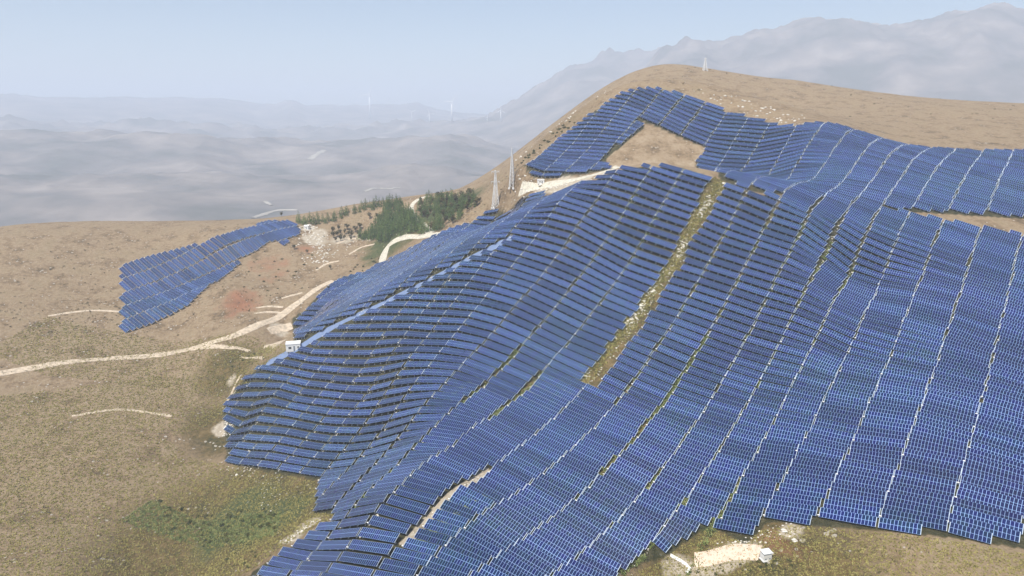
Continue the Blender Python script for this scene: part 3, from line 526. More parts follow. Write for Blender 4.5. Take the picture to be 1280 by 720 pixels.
# ================================================================ tracks, and the ribbon of painted panel sheen
def ribbon(name,pix,width,mat,lift=.22,label=None,f=atp):
    P=[Vector(f(*p)) for p in pix];P=[p.to_2d() for p in P]
    # Catmull-Rom resample
    Q=[P[0]]+P+[P[-1]];L=[]
    for i in range(1,len(Q)-2):
        n=max(2,int((Q[i+1]-Q[i]).length/2.))
        for k in range(n):
            t=k/n;L.append(.5*((2*Q[i])+(Q[i+1]-Q[i-1])*t+(2*Q[i-1]-5*Q[i]+4*Q[i+1]-Q[i+2])*t*t+(3*Q[i]-Q[i-1]-3*Q[i+1]+Q[i+2])*t**3))
    L.append(P[-1]);V=[];NW=5
    pts=[]
    for i,p in enumerate(L):
        d=(L[min(i+1,len(L)-1)]-L[max(i-1,0)]).normalized();s=Vector((-d.y,d.x))
        w=width*(1+.25*(vnoise(np.array([i*.17]),np.array([width]),3)[0]-.5)*2)
        for k in range(NW):pts.append(p+s*(k/(NW-1)-.5)*w)
    a=np.array([tuple(p) for p in pts]);z=height(a[:,0],a[:,1])
    # level the track a little across and keep it proud of the ground mesh
    z=z.reshape(-1,NW);z=z+lift;z[:,[0,-1]]-=lift*.6
    V=np.column_stack([a,z.ravel()]);F=[(i*NW+k,i*NW+k+1,(i+1)*NW+k+1,(i+1)*NW+k) for i in range(len(L)-1) for k in range(NW-1)]
    o=obj(name,mesh_np(name,V,F,[mat],True));tag(o,label,kind='structure');return o
def tracks():
    ribbon('dirt_track_or_sheen',[(-20,470),(90,452),(170,446),(230,438),(281,423),(310,412),(335,402),(360,388),(380,373),(398,360),(416,351)],5.5,M['track'],label='pale dirt track climbing to the solar field')
    ribbon('dirt_track_or_sheen',[(240,436),(283,434),(298,435),(312,439)],4.,M['track'])
    ribbon('dirt_track_or_sheen',[(478,328),(480,318),(485,308),(496,300),(512,296),(530,295),(548,293)],6.,M['track_pale'],label='pale track curving below the pines')
    ribbon('dirt_track_or_sheen',[(541,291),(530,283),(521,275),(515,266),(515,257),(522,250),(535,245)],5.,M['track_pale'])
    ribbon('dirt_track_or_sheen',[(650,237),(668,234),(685,231),(705,228),(730,222),(752,215.5),(772,208)],5.,M['track_pale'])
    ribbon('dirt_track_or_sheen',[(420,305),(440,298),(465,300),(490,312)][:3],3.5,M['track'])
    ribbon('dirt_track_or_sheen',[(300,470),(290,490),(283,503)],2.5,M['track'])
    ribbon('dirt_track_or_sheen',[(838,694),(851,701),(862,710),(858,716)],1.2,M['concrete'],label='narrow concrete drain running down from the panels')
    ribbon('dirt_track_or_sheen',[(333,455),(370,436.5),(400,418),(440,397),(480,378.5),(530,353.5),(600,317),(640,297.5)],5.,plain('painted_panel_sheen',(.16,.22,.36),.7,0,.1,.3))  # blue strip with the panels' sky sheen painted in its colour
    for q,w_ in(([(386,200),(392,196),(398,192),(405,188)],26),([(316,273),(328,269),(340,265),(352,263),(372,263)],14),([(331,252),(336,255),(340,257)],10),([(455,240),(475,236),(500,235)],10)):ribbon('valley_road',q,w_,M['valley'],2.5,None,at)
    for q in([(320,385),(335,383),(354,384)],[(318,392),(334,390),(350,391)],[(352,373),(366,369),(378,366)],[(436,318),(452,309),(468,305)],[(395,338),(408,330),(424,326)],[(300,446),(318,447),(330,448)],[(60,395),(120,388),(190,392)],[(90,520),(150,512),(215,520)]):ribbon('terrace',q,2.2,M['track'],.12)
    ribbon('terrace',[(336,414),(350,411),(365,407)],5.5,M['track'])
    ribbon('terrace',[(330,434),(340,431),(350,430)],7,M['track'])
    ribbon('terrace',[(868,700),(885,698),(900,694),(915,690),(935,690),(950,691)],5.0,plain('pale_bare_earth',(.66,.52,.40),.95,0,.1,.5))
# ================================================================ trees and shrubs
def crown_mesh(name,kind,seed,mat):
    rs=random.Random(seed);V=[];F=[]
    def leafclump(c,s,n):
        for _ in range(n):
            d=Vector((rs.gauss(0,1),rs.gauss(0,1),rs.gauss(0,1))).normalized();p=Vector(c)+d*s*rs.uniform(.3,1)
            a=Vector((rs.gauss(0,1),rs.gauss(0,1),rs.gauss(0,.6))).normalized();b=a.cross(d).normalized() if abs(a.dot(d))<.95 else Vector((0,0,1))
            w=s*rs.uniform(.35,.6);k=len(V)
            V.extend([p-a*w,p+b*w*.7,p+a*w,p-b*w*.7]);F.append((k,k+1,k+2,k+3))
    if kind=='cone':
        for lvl in range(9):
            t=lvl/8;z=.16+.82*t;R=.30*(1-t)**.75+.03
            n=int(9-6*t)
            for q in range(n):
                w=2*math.pi*(q/n)+rs.uniform(-.4,.4)+lvl;r=R*rs.uniform(.55,1.05);leafclump((math.cos(w)*r,math.sin(w)*r,z-.06*r/.26+rs.uniform(-.02,.02)),.075*(1.15-t*.6),9)
        for lvl in range(6):leafclump((0,0,.25+.12*lvl),.09*(1-lvl*.09),8)
        leafclump((0,0,.97),.035,6)
    elif kind=='round':
        for q in range(26):
            d=Vector((rs.gauss(0,1),rs.gauss(0,1),rs.gauss(0,1))).normalized()*rs.uniform(.35,1)
            leafclump((d.x*.27,d.y*.27,.62+d.z*.30),.11,11)
    else:   # low shrub
        for q in range(18):
            d=Vector((rs.gauss(0,1),rs.gauss(0,1),abs(rs.gauss(0,.7)))).normalized()*rs.uniform(.3,1)
            leafclump((d.x*.6,d.y*.6,.12+d.z*.55),.2,9)
    return mesh_np(name,V,F,[mat])
def trunk_mesh(kind):
    m=MB()
    if kind=='cone':
        m.bar((0,0,-.08),(.005,0,.5),.022,.014,7);m.bar((.005,0,.5),(0,.004,.93),.014,.004,6)
        for z,w in((.25,.5),(.32,2.4),(.4,4.1),(.5,1.4),(.6,3.3)):m.bar((0,0,z),(math.cos(w)*.18*(1-z),math.sin(w)*.18*(1-z),z+.03),.007,.003,4)
    else:
        m.bar((0,0,-.08),(.01,0,.35),.028,.02,7)
        for w in range(5):a=w*1.3;m.bar((.01,0,.33),(math.cos(a)*.18,math.sin(a)*.18,.68),.014,.004,5)
    return m.mesh('trunk',[M['bark']])
def make_tree(name,kind,seed,mat):
    root=empty(name,(0,0,0));obj('trunk',trunk_mesh(kind),root);obj('crown',crown_mesh('crown',kind,seed,mat),root);return root
def copy_tree(o):
    c=o.copy();C.objects.link(c)
    for ch in list(o.children):
        d=ch.copy();C.objects.link(d);d.parent=c
    return c
def put(protos,used,x,y,h,rs,label,cat,group,wide=1.):
    i=rs.randrange(len(protos));o=protos[i]
    if used[i]:o=copy_tree(o)
    used[i]=True
    o.location=(x,y,float(gh(x,y))-.1);o.rotation_euler=(0,0,rs.uniform(0,6.28));w=wide*rs.uniform(.85,1.2);o.scale=(h*w,h*w,h)
    tag(o,label,cat);
    if group:o['group']=group
    elif 'group' in o:del o['group']
    return o
def scatter(poly,n,rs,dmin):
    P=plan(poly);xs=[p[0] for p in P];ys=[p[1] for p in P];out=[];t=0
    while len(out)<n and t<n*120:
        t+=1;x=rs.uniform(min(xs),max(xs));y=rs.uniform(min(ys),max(ys))
        if not bool(inpoly(np.array([x]),np.array([y]),P)[0]):continue
        if any((x-a)**2+(y-b)**2<dmin*dmin for a,b in out):continue
        out.append((x,y))
    return out
def trees():
    rs=random.Random(5)
    pine=[make_tree('pine_tree','cone',s,M['needle']) for s in(1,2,3)];up_=[False]*3
    oak=[make_tree('olive_brown_tree','round',s,M['olive']) for s in(4,5,6)];uo=[False]*3
    for x,y in scatter([(450,300),(476,274),(483,256),(500,252),(506,262),(514,268),(526,284),(532,292),(512,292),(490,301)],130,rs,3.2):
        put(pine,up_,x,y,rs.uniform(7,12.5),rs,'dark green pine in the dense grove above the curving pale track','tree','pines in the grove above the curving track')
    for x,y in scatter([(523,254),(540,247),(588,245),(602,254),(588,266),(558,284),(543,292),(536,290),(536,279),(524,268)],115,rs,3.4):
        if rs.random()<.62:put(pine,up_,x,y,rs.uniform(7,12),rs,'green pine in the right-hand grove between track and solar field','tree','pines in the right-hand grove')
        else:put(oak,uo,x,y,rs.uniform(5,9),rs,'olive-brown round tree mixed into the right-hand grove','tree','round trees in the right-hand grove')
    for x,y in scatter([(372,277),(415,273),(440,264),(460,258),(484,253),(484,258),(460,264),(436,271),(415,278),(375,282)],34,rs,4.5):
        put(pine,up_,x,y,rs.uniform(6,10.5),rs,'hazy dark conifer in the line along the crest above the valley','tree','conifers along the valley crest')
    for x,y in scatter([(408,298),(420,286),(452,285),(458,296),(440,302),(420,303)],20,rs,4.):
        put(oak,uo,x,y,rs.uniform(5,8),rs,'brownish tree in the loose clump left of the green grove','tree','brownish trees left of the grove')
    for (px,py,h,l) in((462,274,7.5,'lone dark tree on the pale slope, left one of a pair'),(472,275,8,'lone dark tree on the pale slope, right one of a pair'),(411,362,4,'small dark tree beside the upper end of the dirt track'),(368,312,5,'dark tree on the reddish slope below the left solar hill'),(384,318,5,'narrow dark tree on the reddish slope above the dirt track'),(413,337,4.5,'dark round bush alone on the tan slope near the solar field'),(596,258,8,'round dark tree standing left of the pylon foot'),(352,270,6,'small tree standing above the left solar hill')):
        p=atp(px,py);put(oak,uo,p[0],p[1],h,rs,l,'tree',None)
    # shrubs
    sh=[make_shrub(s,M['shrub']) for s in(11,12,13)];us=[False]*3
    def bush(poly,n,lo,hi,label,group,dm=3.):
        for x,y in scatter(poly,n,rs,dm):put(sh,us,x,y,rs.uniform(lo,hi),rs,label,'shrub',group)
    bush([(200,625),(330,632),(352,650),(345,668),(300,672),(200,660)],60,1.2,2.6,'green shrub in the thicket on the tan slope at lower left','shrubs in the lower left thicket',2.6)
    bush([(284,680),(330,680),(318,712),(284,716)],12,.8,1.6,'low olive shrub on the dry ground below the lower left thicket','shrubs below the thicket')
    bush([(850,708),(905,706),(990,700),(995,716),(860,718)],26,.5,1.2,'low olive shrub along the picture bottom below the white shelter','shrubs below the white shelter',1.8)
    bush([(283,446),(325,436),(330,450),(290,462)],16,.9,1.8,'olive shrub beside the lower dirt track left of the white hut','shrubs left of the white hut')
    bush([(300,340),(400,310),(410,345),(380,362),(330,395),(290,392)],24,1.,2.2,'dark shrub dotted over the reddish slope above the dirt track','shrubs on the reddish slope',6)
    bush([(460,322),(475,318),(474,330),(435,345),(430,340)],12,1.2,2.4,'dark bush at the edge where the curving track meets the panels','bushes where the curving track meets the panels')
    bush([(640,215),(700,160),(715,150),(720,155),(690,176),(650,208)],26,1.5,3.2,'hazy shrub along the upper left edge of the rear solar hill','shrubs on the rear hill edge',5)
    bush([(990,590),(1004,585),(1004,606),(992,604)],4,1.,1.8,'green shrub among the panels at the right edge','shrubs among panels at the right edge',2.)
def make_shrub(seed,mat):
    root=empty('shrub',(0,0,0));m=MB()
    for w in range(5):a=w*1.26;m.bar((0,0,-.05),(math.cos(a)*.35,math.sin(a)*.35,.45),.035,.012,4)
    m.build('stem',M['bark'],root);obj('foliage',crown_mesh('foliage','low',seed,mat),root);return root
# ================================================================ rubble, grass
def rock_verts(rs,s):
    V=[]
    for d in ICO:
        k=rs.uniform(.7,1.15);V.append(Vector((d.x*k*s[0],d.y*k*s[1],d.z*k*s[2])))
    return V
bm=bmesh.new();bmesh.ops.create_icosphere(bm,subdivisions=1,radius=1.);ICO=[v.co.copy() for v in bm.verts];ICOF=[tuple(v.index for v in f.verts) for f in bm.faces];bm.free()
def line_points(pix,n,width,rs):
    P=[Vector(atp(*p)[:2]) for p in pix];seg=[(P[i+1]-P[i]).length for i in range(len(P)-1)];T=sum(seg);out=[]
    for _ in range(n):
        t=rs.uniform(0,T);i=0
        while i<len(seg)-1 and t>seg[i]:t-=seg[i];i+=1
        d=(P[i+1]-P[i]).normalized();q=P[i]+d*t+Vector((-d.y,d.x))*rs.gauss(0,width/2.6);out.append((q.x,q.y))
    return out
STRIPW=[(905,228),(890,245),(873,270),(858,300),(845,325),(820,355),(800,385),(780,412),(755,440),(735,462),(720,479)]
def rubble():
    rs=random.Random(3);m=MB()
    pts=[]
    def L(pix,n,w,lo,hi):pts.extend([(x,y,rs.uniform(lo,hi)) for x,y in line_points(pix,n,w,rs)])
    L(STRIPW,380,5,.15,.6);[L(STRIPW[q:q+2],55,3.,.3,1.) for q in(1,3,5,6,9)]
    L([(645,440),(600,474),(562,499)],150,1.6,.3,.8)
    L([(676,479),(645,507),(616,519)],120,1.6,.3,.7)
    L([(650,609),(610,621),(575,641),(545,663),(520,686)],420,2.,.3,1.)
    L([(627,612),(606,620),(592,628)],160,1.6,.5,1.1)
    L([(640,440),(668,450),(695,465)],40,1.5,.2,.5)
    L([(283,535),(286,525),(284,545)],60,6,.3,.9)
    L([(300,480),(290,495),(284,510)],60,3,.2,.5)
    L([(284,585),(310,590),(330,598),(337,640)],90,5,.15,.5)
    L([(395,650),(370,668),(355,680)],90,4,.2,.6)
    L([(640,243),(690,236),(730,228),(765,217)],160,9,.4,1.1)
    L([(382,284),(392,298),(400,310),(395,330)],160,16,.4,1.3)
    L([(400,330),(440,302),(470,295)],60,10,.4,.9)
    L([(900,690),(960,668),(998,664)],80,5,.15,.5)
    L([(640,205),(700,160),(760,112)],90,14,.5,1.4)
    L([(870,130),(920,125),(960,138),(1000,150)],60,22,.5,1.5)
    L([(880,560-60),(830,560),(800,603)],60,1.4,.15,.4)
    L([(800,603),(796,608)],25,1.2,.3,.7)
    for a,b,c in((-75,0,0),(-88,0,0),(-102,0,0),(-118.5,0,0),(-135.5,0,0),(-173.5,0,0),(-191.5,0,0),(-210,0,0),(-230,0,0),(-248,0,0),(-265,0,0),(-283,0,0),(-301,0,0),(-319,0,0),(-337,0,0),(-152,0,0)):
        for _ in range(330):
            v=rs.uniform(60,420);x,y=uv2xy(a+rs.gauss(0,.45),v)
            if inpoly(np.array([x]),np.array([y]),REG['main'])[0]:pts.append((x,y,rs.choice((.16,.2,.3,.4,.5))))
    A=np.array(pts);z=height(A[:,0],A[:,1])
    for (x,y,s),zz in zip(pts,z):
        V=[v+Vector((x,y,zz+s*.05)) for v in rock_verts(rs,(s,s*rs.uniform(.6,1),s*rs.uniform(.45,.8)))];m.add(V,ICOF)
    o=m.build('limestone_rubble',M['rock']);tag(o,'pale limestone rubble strewn along the strips, aisles and bare ground','rubble',kind='stuff')
def tufts(name,mat,specs,label,seed):
    rs=np.random.RandomState(seed);pr=random.Random(seed);P=[]
    for kind,pix,n,w,lo,hi in specs:
        if kind=='line':P+=[(x,y,pr.uniform(lo,hi)) for x,y in line_points(pix,n,w,pr)]
        else:
            G=plan(pix);g=np.array(G);x=rs.uniform(g[:,0].min(),g[:,0].max(),n*4);y=rs.uniform(g[:,1].min(),g[:,1].max(),n*4);k=inpoly(x,y,G)
            P+=[(a,b,pr.uniform(lo,hi)) for a,b in zip(x[k][:n],y[k][:n])]
    P=np.array(P);z=height(P[:,0],P[:,1]);n=len(P);B=7
    a=rs.uniform(0,6.28,(n,B));le=rs.uniform(.5,1,(n,B))*P[:,2:3];sp=rs.uniform(.2,.9,(n,B))
    cx=P[:,0:1]+rs.normal(0,.35,(n,B))*P[:,2:3];cy=P[:,1:2]+rs.normal(0,.35,(n,B))*P[:,2:3];cz=np.repeat(z[:,None],B,1)-.03
    dx=np.cos(a);dy=np.sin(a);w=.10*le+.05
    v0=np.stack([cx-dy*w,cy+dx*w,cz],-1);v1=np.stack([cx+dy*w,cy-dx*w,cz],-1)
    v2=np.stack([cx+dx*sp*le*.5+dy*w*.8,cy+dy*sp*le*.5-dx*w*.8,cz+le*.7],-1);v3=np.stack([cx+dx*sp*le*.5-dy*w*.8,cy+dy*sp*le*.5+dx*w*.8,cz+le*.7],-1)
    v4=np.stack([cx+dx*sp*le,cy+dy*sp*le,cz+le*(1-.35*sp)],-1)
    V=np.stack([v0,v1,v2,v3,v4],2).reshape(-1,3);k=np.arange(n*B)*5
    F=[(q,q+1,q+2,q+3) for q in k]+[(q+3,q+2,q+4) for q in k]
    o=obj(name,mesh_np(name,V,F,[mat]));tag(o,label,'grass',kind='stuff')
def vegetation():
    tufts('dry_grass',M['straw'],[('line',STRIPW,3600,7,.4,1.2),('poly',[(-30,500),(60,540),(200,545),(283,580),(340,592),(395,602),(392,640),(425,645),(400,655),(362,680),(310,716),(-40,716)],20000,0,.3,.9),
        ('poly',[(200,470),(300,462),(322,462),(230,545),(60,540),(-30,500)],6000,0,.4,.9),('poly',[(842,690),(889,657),(932,682),(950,664),(1000,656),(1150,671),(1290,694),(1330,760),(850,760),(760,730)],9000,0,.2,.6),
        ('poly',[(60,395),(200,425),(330,425),(365,440),(300,478),(60,470),(-20,440)],7000,0,.4,1.)],'straw-coloured dry grass on the weedy strip and bare slopes',1)
    ws=[('line',[(887,424),(870,450),(850,478),(820,508),(793,533),(765,565),(748,586)],1600,2.6,.7,1.6),('line',[(645,440),(600,474),(562,499)],700,2.,.8,1.7),('line',[(676,479),(645,507),(616,519)],420,2,.8,1.6),
        ('line',[(650,609),(610,621),(575,641),(520,686)],600,2.,.8,1.6),('line',STRIPW,700,6,.3,1.),('poly',[(190,625),(350,640),(345,670),(250,680),(150,650)],2500,0,.5,1.1)]
    for a in(-75,-88,-102,-118.5,-135.5,-173.5,-191.5):
        x,y=uv2xy(np.array([a]*8),np.linspace(150,380,8));pp=[proj(p,q,float(gh(p,q)))[:2] for p,q in zip(x,y)]
        pp=[p for p in pp if 0<p[1]<760]
        if len(pp)>2:ws.append(('line',pp,420,1.1,.7,1.7))
    tufts('green_weeds',M['herb'],ws,'green weeds growing along the aisles between the solar tables',2)

def scrub():
    rs=np.random.RandomState(8);V0=[];F0=[]
    for s in(31,32,33,34):
        me=crown_mesh('x','low',s,M['olive']);v=np.empty(len(me.vertices)*3);me.vertices.foreach_get('co',v);V0.append(v.reshape(-1,3)[:len(me.vertices)//3//4*4]);bpy.data.meshes.remove(me)
    def spread(poly,n,lo,hi):
        G=np.array(plan(poly));x=rs.uniform(G[:,0].min(),G[:,0].max(),n*14);y=rs.uniform(G[:,1].min(),G[:,1].max(),n*14)
        k=inpoly(x,y,G.tolist())&(fbm(x/38,y/38,61,3)+fbm(x/7,y/7,67,2)*.6>rs.uniform(.72,1.05,len(x)));x=x[k][:n];y=y[k][:n];return np.column_stack([x,y,rs.uniform(lo,hi,len(x))*rs.uniform(.5,1,len(x))])
    P=np.concatenate([spread([(640,204),(700,158),(780,96),(830,82),(1000,100),(1290,112),(1290,180),(1000,155),(905,134),(820,106),(775,114),(720,152),(660,200)],700,1.2,3.4),
      spread([(283,350),(330,315),(385,300),(440,300),(470,320),(410,350),(380,372),(283,420),(60,420),(60,380)],420,.8,2.2),
      spread([(0,430),(280,440),(322,462),(283,520),(283,580),(400,605),(392,640),(365,680),(310,716),(-40,716)],600,.5,1.6),
      spread([(0,300),(150,300),(280,280),(380,276),(480,252),(480,262),(380,300),(283,345),(150,420),(0,420)],420,1.,2.6),
      spread([(570,246),(640,212),(655,225),(640,240),(600,262),(560,290)],120,1.,2.4),
      spread([(842,692),(889,657),(932,682),(950,664),(1000,656),(1150,670),(1290,692),(1290,716),(780,716)],260,.4,1.2)])
    z=height(P[:,0],P[:,1]);V=[];F=[];nv=0
    for i in range(len(P)):
        v=V0[i%4];a=rs.uniform(0,6.28);c,s=np.cos(a),np.sin(a);q=v@np.array([[c,s,0],[-s,c,0],[0,0,1]])*P[i,2]+np.array([P[i,0],P[i,1],z[i]-.05]);V.append(q);k=len(v)//4;F.append(np.arange(k*4).reshape(-1,4)+nv);nv+=len(v)
    o=obj('scrub',mesh_np('scrub',np.concatenate(V),np.concatenate(F),[M['olive']]));tag(o,'low dry scrub dotted over the bare hillsides','scrub',kind='stuff')
# ================================================================ pylons, turbines, buildings
def pylon(px,py,H,label,arms,yaw):
    p=atp(px,py);root=empty('transmission_pylon',(p[0],p[1],p[2]));root.rotation_euler=(0,0,yaw)
    tag(root,label,'pylon')
    w0=2.3;w1=.55
    def hw(z):return w0+(w1-w0)*min(1,z/(H*.82))
    for sx in(-1,1):
        for sy in(-1,1):
            m=MB();m.bar((sx*w0,sy*w0*.7,-.5),(sx*w1,sy*w1*.7,H*.82),.34,.22,5);m.bar((sx*w1,sy*w1*.7,H*.82),(sx*.25,sy*.2,H),.22,.16,5);m.build('leg',M['pylon'],root)
            f=MB();f.box((sx*w0,sy*w0*.7,-.1),(1.3,1.3,1.2));f.build('footing',M['concrete'],root)
    m=MB();n=9
    for k in range(n):
        z0=H*.82*k/n;z1=H*.82*(k+1)/n;a,b=hw(z0),hw(z1)
        for s in(-1,1):
            m.bar((-a,s*a*.7,z0),(b,s*b*.7,z1),.10,n=4);m.bar((a,s*a*.7,z0),(-b,s*b*.7,z1),.10,n=4)
            m.bar((s*a,-a*.7,z0),(s*b,b*.7,z1),.10,n=4);m.bar((-b,s*b*.7,z1),(b,s*b*.7,z1),.09,n=4)
    m.build('lattice_bracing',M['pylon'],root)
    for z,L in arms:
        m=MB()
        for s in(-1,1):
            m.bar((0,0,z),(s*L,0,z+.1),.20,.12,5);m.bar((0,0,z-1.6),(s*L,0,z),.14,.10,5)
            for q in(.35,.68):m.bar((s*L*q,0,z),(s*L*q,0,z-1.6*(1-q)),.09,n=4)
        a=m.build('crossarm',M['pylon'],root)
        for s in(-1,1):
            i=MB();i.bar((s*L*.95,0,z),(s*L*.95,0,z-1.5),.13,n=6);i.build('insulator',M['concrete'],a)
def turbine(px,py,tip_px,label,phase,yaw=.2):
    p=at(px,py,1500)
    for k in range(1,14):
        if p is None:p=at(px,py+k,1500)
    d=math.sqrt(p[0]**2+p[1]**2+p[2]**2);T=tip_px*d/FOC;H=T*.66;Rb=T*.34
    root=empty('wind_turbine',p);root.rotation_euler=(0,0,math.atan2(-p[0],p[1])+yaw);tag(root,label,'wind turbine')
    m=MB();m.bar((0,0,-4),(0,0,H),H*.042,H*.03,14);m.build('tower',M['turbine'],root,True)
    m=MB();m.box((0,H*.02,H+H*.012),(H*.035,H*.11,H*.035));m.build('nacelle',M['turbine'],root)
    m=MB();m.bar((0,-H*.035,H+H*.012),(0,-H*.065,H+H*.012),H*.018,H*.008,10);m.build('hub',M['turbine'],root)
    for k in range(3):
        w=phase+k*2.0944;dx,dz=math.sin(w),math.cos(w);c=Vector((0,-H*.05,H+H*.012));e=Vector((dx,0,dz));s=Vector((dz,0,-dx))
        V=[];
        for t,wd,th in((0,.026,.016),(.18,.06,.014),(.5,.045,.01),(1,.02,.005)):
            q=c+e*Rb*t
            V+=[q-s*H*wd*.35,q+Vector((0,-H*th,0)),q+s*H*wd*.65,q+Vector((0,H*th,0))]
        F=[(i*4+a,i*4+(a+1)%4,i*4+4+(a+1)%4,i*4+4+a) for i in range(3) for a in range(4)]+[(3,2,1,0),(12,13,14,15)]
        obj('blade',mesh_np('blade',V,F,[M['turbine']]),root)
def hut(px,py,w,d,h,yaw,label,roof='flat',windows=1,lean=0,wallmat='whitewash'):
    p=atp(px,py);root=empty('small_building',(p[0],p[1],p[2]-.3));root.rotation_euler=(0,0,yaw);tag(root,label,'hut')
    t=.2;m=MB()      # four real walls with the door and window openings left free
    wn=[(-w*.32,-w*.12)] if windows>=1 else []
    if windows>=2:wn.append((w*.30,w*.42))
    door=(w*.02,w*.02+min(1.,w*.25));openings=sorted(wn+[door]);x=-w/2
    for a,b in openings:
        m.box(((x+a)/2,-d/2+t/2,h/2),(a-x,t,h))
        z0=2.1*h/2.8 if (a,b)==door else 1.9*h/2.8
        m.box(((a+b)/2,-d/2+t/2,(z0+h)/2),(b-a,t,h-z0))
        if (a,b)!=door:m.box(((a+b)/2,-d/2+t/2,.5*h/2.8),(b-a,t,1.*h/2.8))
        x=b
    m.box(((x+w/2)/2,-d/2+t/2,h/2),(w/2-x,t,h));m.box((0,d/2-t/2,h/2),(w,t,h));m.box((-w/2+t/2,0,h/2),(t,d-2*t,h));m.box((w/2-t/2,0,h/2),(t,d-2*t,h))
    m.build('wall',M[wallmat],root)
    dm=MB();dm.box(((door[0]+door[1])/2,-d/2+t*.6,1.05*h/2.8),(door[1]-door[0]-.02,.06,2.1*h/2.8));do=dm.build('door',M['door'],root)
    hm=MB();hm.box((door[1]-.12,-d/2+t*.6-.06,1.05*h/2.8),(.04,.06,.14));hm.build('handle',M['steel'],do)
    for a,b in wn:
        g=MB();zc=1.45*h/2.8;g.box(((a+b)/2,-d/2+t*.7,zc),(b-a-.08,.03,.86*h/2.8));wo=g.build('window',M['dark'],root)
        f=MB();f.box(((a+b)/2,-d/2+t*.45,zc),(.05,.05,.84*h/2.8));f.box(((a+b)/2,-d/2-.02,.97*h/2.8),(b-a+.15,.12,.07));f.build('frame',M['whitewash'],wo)
    r=MB()
    if roof=='flat':
        r.box((0,0,h+.1),(w+.4,d+.4,.2));
        for s in(-1,1):r.box((s*(w/2+.12),0,h+.32),(.12,d+.36,.24));r.box((0,s*(d/2+.12),h+.32),(w+.12,.12,.24))
        r.build('roof',M['whitewash'],root)
    else:
        q=.28*d;o=.3;V=[(-w/2-o,-d/2-o,h),(w/2+o,-d/2-o,h),(w/2+o,d/2+o,h),(-w/2-o,d/2+o,h),(-w/2-o,0,h+q),(w/2+o,0,h+q)]
        r.add(V,[(0,1,5,4),(2,3,4,5),(0,4,3),(1,2,5),(0,3,2,1)]);r.build('roof',M['roof'],root)
def cabinet(px,py):
    p=atp(px,py);root=empty('inverter_shelter',(p[0],p[1],p[2]-.15));root.rotation_euler=(0,0,.25);tag(root,'white boxy equipment shelter beside the pale bare earth at lower right','shelter')
    m=MB();m.box((0,0,.15),(3.2,2.4,.3));m.build('plinth',M['concrete'],root)
    m=MB();m.box((0,0,1.5),(2.8,2.,2.4));m.build('cabinet',M['whitewash'],root)
    m=MB();V=[(-1.6,-1.25,2.75),(1.6,-1.25,2.75),(1.6,1.25,2.95),(-1.6,1.25,2.95),(-1.6,-1.25,2.87),(1.6,-1.25,2.87),(1.6,1.25,3.07),(-1.6,1.25,3.07)]
    m.add(V,[(0,3,2,1),(4,5,6,7),(0,1,5,4),(1,2,6,5),(2,3,7,6),(3,0,4,7)]);m.build('roof',M['roof'],root)
    for x in(-.68,.68):
        d=MB();d.box((x,-1.02,1.45),(1.25,.05,2.1));do=d.build('door',plain('cream_cabinet_paint',(.74,.72,.66),.5,0,.05,1),root)
        v=MB()
        for k in range(5):v.box((x,-1.06,.75+.09*k),(.6,.03,.045))
        v.build('vent',M['door'],do)
        h=MB();h.box((x-.45*(1 if x>0 else -1),-1.07,1.45),(.05,.05,.3));h.build('handle',M['steel'],do)
def boulders():
    rs=random.Random(21)
    L=[(284,536,2.2,'large white boulder outcrop at the left edge below the track end'),(596,623,1.2,'brightest white boulder on the rubble aisle in the lower field'),(608,619,.9,'white boulder at the upper end of the bright rubble streak'),(797,606,1.1,'white boulder at the foot of the aisle right of the green strip'),
       (683,460,.9,'white boulder just left of the foot of the weedy strip'),(980,664,1.1,'pale boulder on brown ground under the lowest panels at right'),(993,676,1.0,'pale boulder at right edge above the shrubs'),(311,540+25,1.0,'pale boulder on the tan bank below the left panels'),(296,594,.9,'small cream boulder on the tan slope at far left'),
       (386,283,2.6,'white rock outcrop at the right end of the left solar hill'),(676,232,2.0,'white rock heap beside the saddle track'),(800,372,1.2,'white boulder halfway down the weedy strip'),(868,300,1.1,'pale boulder in the upper half of the weedy strip'),(905,230,1.2,'pale boulder at the very top of the weedy strip')]
    for px,py,s,l in L:
        p=atp(px,py)
        bmm=bmesh.new();bmesh.ops.create_icosphere(bmm,subdivisions=3,radius=1.)
        sd=rs.uniform(0,50)
        for v in bmm.verts:
            c=v.co;n=math.sin(c.x*3+sd)*math.cos(c.y*2.7+sd*2)*.22+math.sin(c.z*5+c.x*4+sd)*.10+rs.uniform(-.03,.03);v.co=Vector((c.x*(1+n)*s,c.y*(1+n)*s*.8,c.z*(1+n)*s*.6))
        me=bpy.data.meshes.new('boulder');bmm.to_mesh(me);bmm.free();me.materials.append(M['rock']);o=obj('boulder',me);o.location=(p[0],p[1],p[2]+s*.15);o.rotation_euler=(0,0,rs.uniform(0,6));tag(o,l,'boulder')
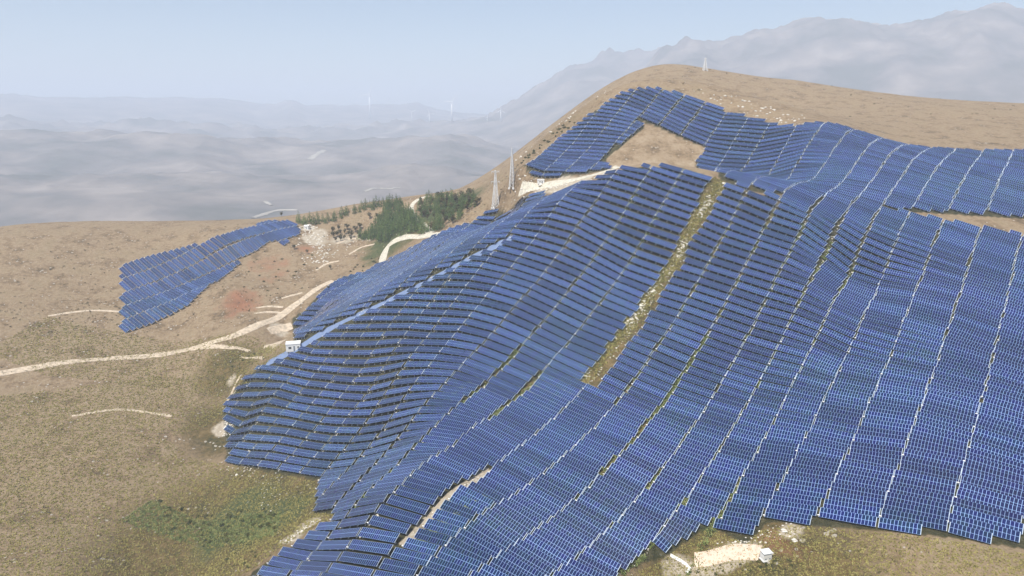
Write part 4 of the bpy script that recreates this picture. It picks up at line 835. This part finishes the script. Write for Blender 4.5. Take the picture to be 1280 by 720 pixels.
def things():
    pylon(619.5,260,29,'pale lattice pylon with wide top crossarm, nearer and left of the two on the saddle',[(28.2,3.4),(20.5,3.8)],.5)
    pylon(640,235,30,'slimmer pale pylon behind and right of the first, at the edge of the rear panels',[(29.3,1.3),(26,1.2)],1.3)
    pylon(881,88,14,'small pale pylon standing on the bare brown hill behind the panels',[(13.5,1.6)],.3)
    turbine(463,147,40,'faint white wind turbine, leftmost on the far ridge',.3)
    turbine(515,153,18,'faint wind turbine low on the far ridge, second from left',1.1)
    turbine(537,154,17,'faint wind turbine beside the second one on the far ridge',1.7)
    turbine(565,152,34,'faint wind turbine on the far skyline just left of the big mountain',.6)
    turbine(609,153,9,'tiny wind turbine left of the tall white one on the mountain foot',.2)
    turbine(626,152,20,'tallest and clearest white wind turbine, at the foot of the big mountain',.0)
    hut(367,437,8.5,6,4.6,.25,'white flat-roofed hut between dirt track and solar field',windows=2)
    hut(676,229,4.5,3.5,2.8,.2,'small white hut beside the track on the saddle')
    hut(384,286,4.5,3.5,3.,-.3,'little white hut at the right end of the left solar hill','gable')
    cabinet(957,699)
    boulders()
# ================================================================ light, air, camera
def world():
    S=bpy.context.scene;w=bpy.data.worlds.new('World');S.world=w;w.use_nodes=True;nt=w.node_tree
    bg=nt.nodes['Background'];sk=nt.nodes.new('ShaderNodeTexSky');sk.sky_type='NISHITA';sk.sun_disc=False
    az,el=math.radians(SUN_AZ),math.radians(SUN_EL)
    sk.sun_elevation=el;sk.sun_rotation=az;sk.altitude=600;sk.air_density=1.;sk.dust_density=1.6;sk.ozone_density=.6
    nt.links.new(sk.outputs[0],bg.inputs[0]);bg.inputs[1].default_value=SKY
    l=bpy.data.lights.new('sun','SUN');l.energy=SUN;l.angle=math.radians(.53);l.color=(1,.95,.87);o=bpy.data.objects.new('sun',l);C.objects.link(o)
    d=Vector((math.sin(az)*math.cos(el),math.cos(az)*math.cos(el),math.sin(el)));o.rotation_euler=d.to_track_quat('Z','Y').to_euler();o.location=(0,0,300)
def haze():
    m=bpy.data.materials.new('haze_air');m.use_nodes=True;nt=m.node_tree;nt.nodes.remove(nt.nodes['Principled BSDF'])
    v=nt.nodes.new('ShaderNodeVolumePrincipled');v.inputs['Color'].default_value=HAZE_COL;v.inputs['Density'].default_value=HAZE;v.inputs['Anisotropy'].default_value=0.
    nt.links.new(v.outputs[0],nt.nodes['Material Output'].inputs['Volume'])
    mb=MB();x=15600;z0,z1=ZLO-1,ZHI+15;mb.box((0,0,(z0+z1)/2),(2*x,2*x,z1-z0));o=mb.build('haze',m);tag(o,'pale blue haze in the valley air','haze',kind='stuff')
SUN_AZ=-148.;SUN_EL=60.;SUN=4.9;SKY=.11;HAZE=.0002;HAZE_COL=(.80,.88,1,1);EXPO=.27
g=build_ground()
zz=np.empty(len(g.data.vertices)*3);g.data.vertices.foreach_get('co',zz);ZLO=float(zz[2::3].min());ZHI=float(zz[2::3].max());print('ground z',ZLO,ZHI)
build_tables();tracks();trees();rubble();vegetation();scrub();things();world()
if HAZE>0:haze()
cam=bpy.data.cameras.new('camera');co=bpy.data.objects.new('camera',cam);C.objects.link(co);cam.sensor_width=36;cam.lens=36*FOC/1280;cam.clip_start=1;cam.clip_end=60000
co.location=(0,0,0);co.rotation_euler=(math.pi/2-PITCH,0,0);S=bpy.context.scene;S.camera=co
S.view_settings.view_transform='Standard';S.view_settings.look='None';S.view_settings.gamma=1;S.view_settings.exposure=EXPO;S.cycles.volume_bounces=3
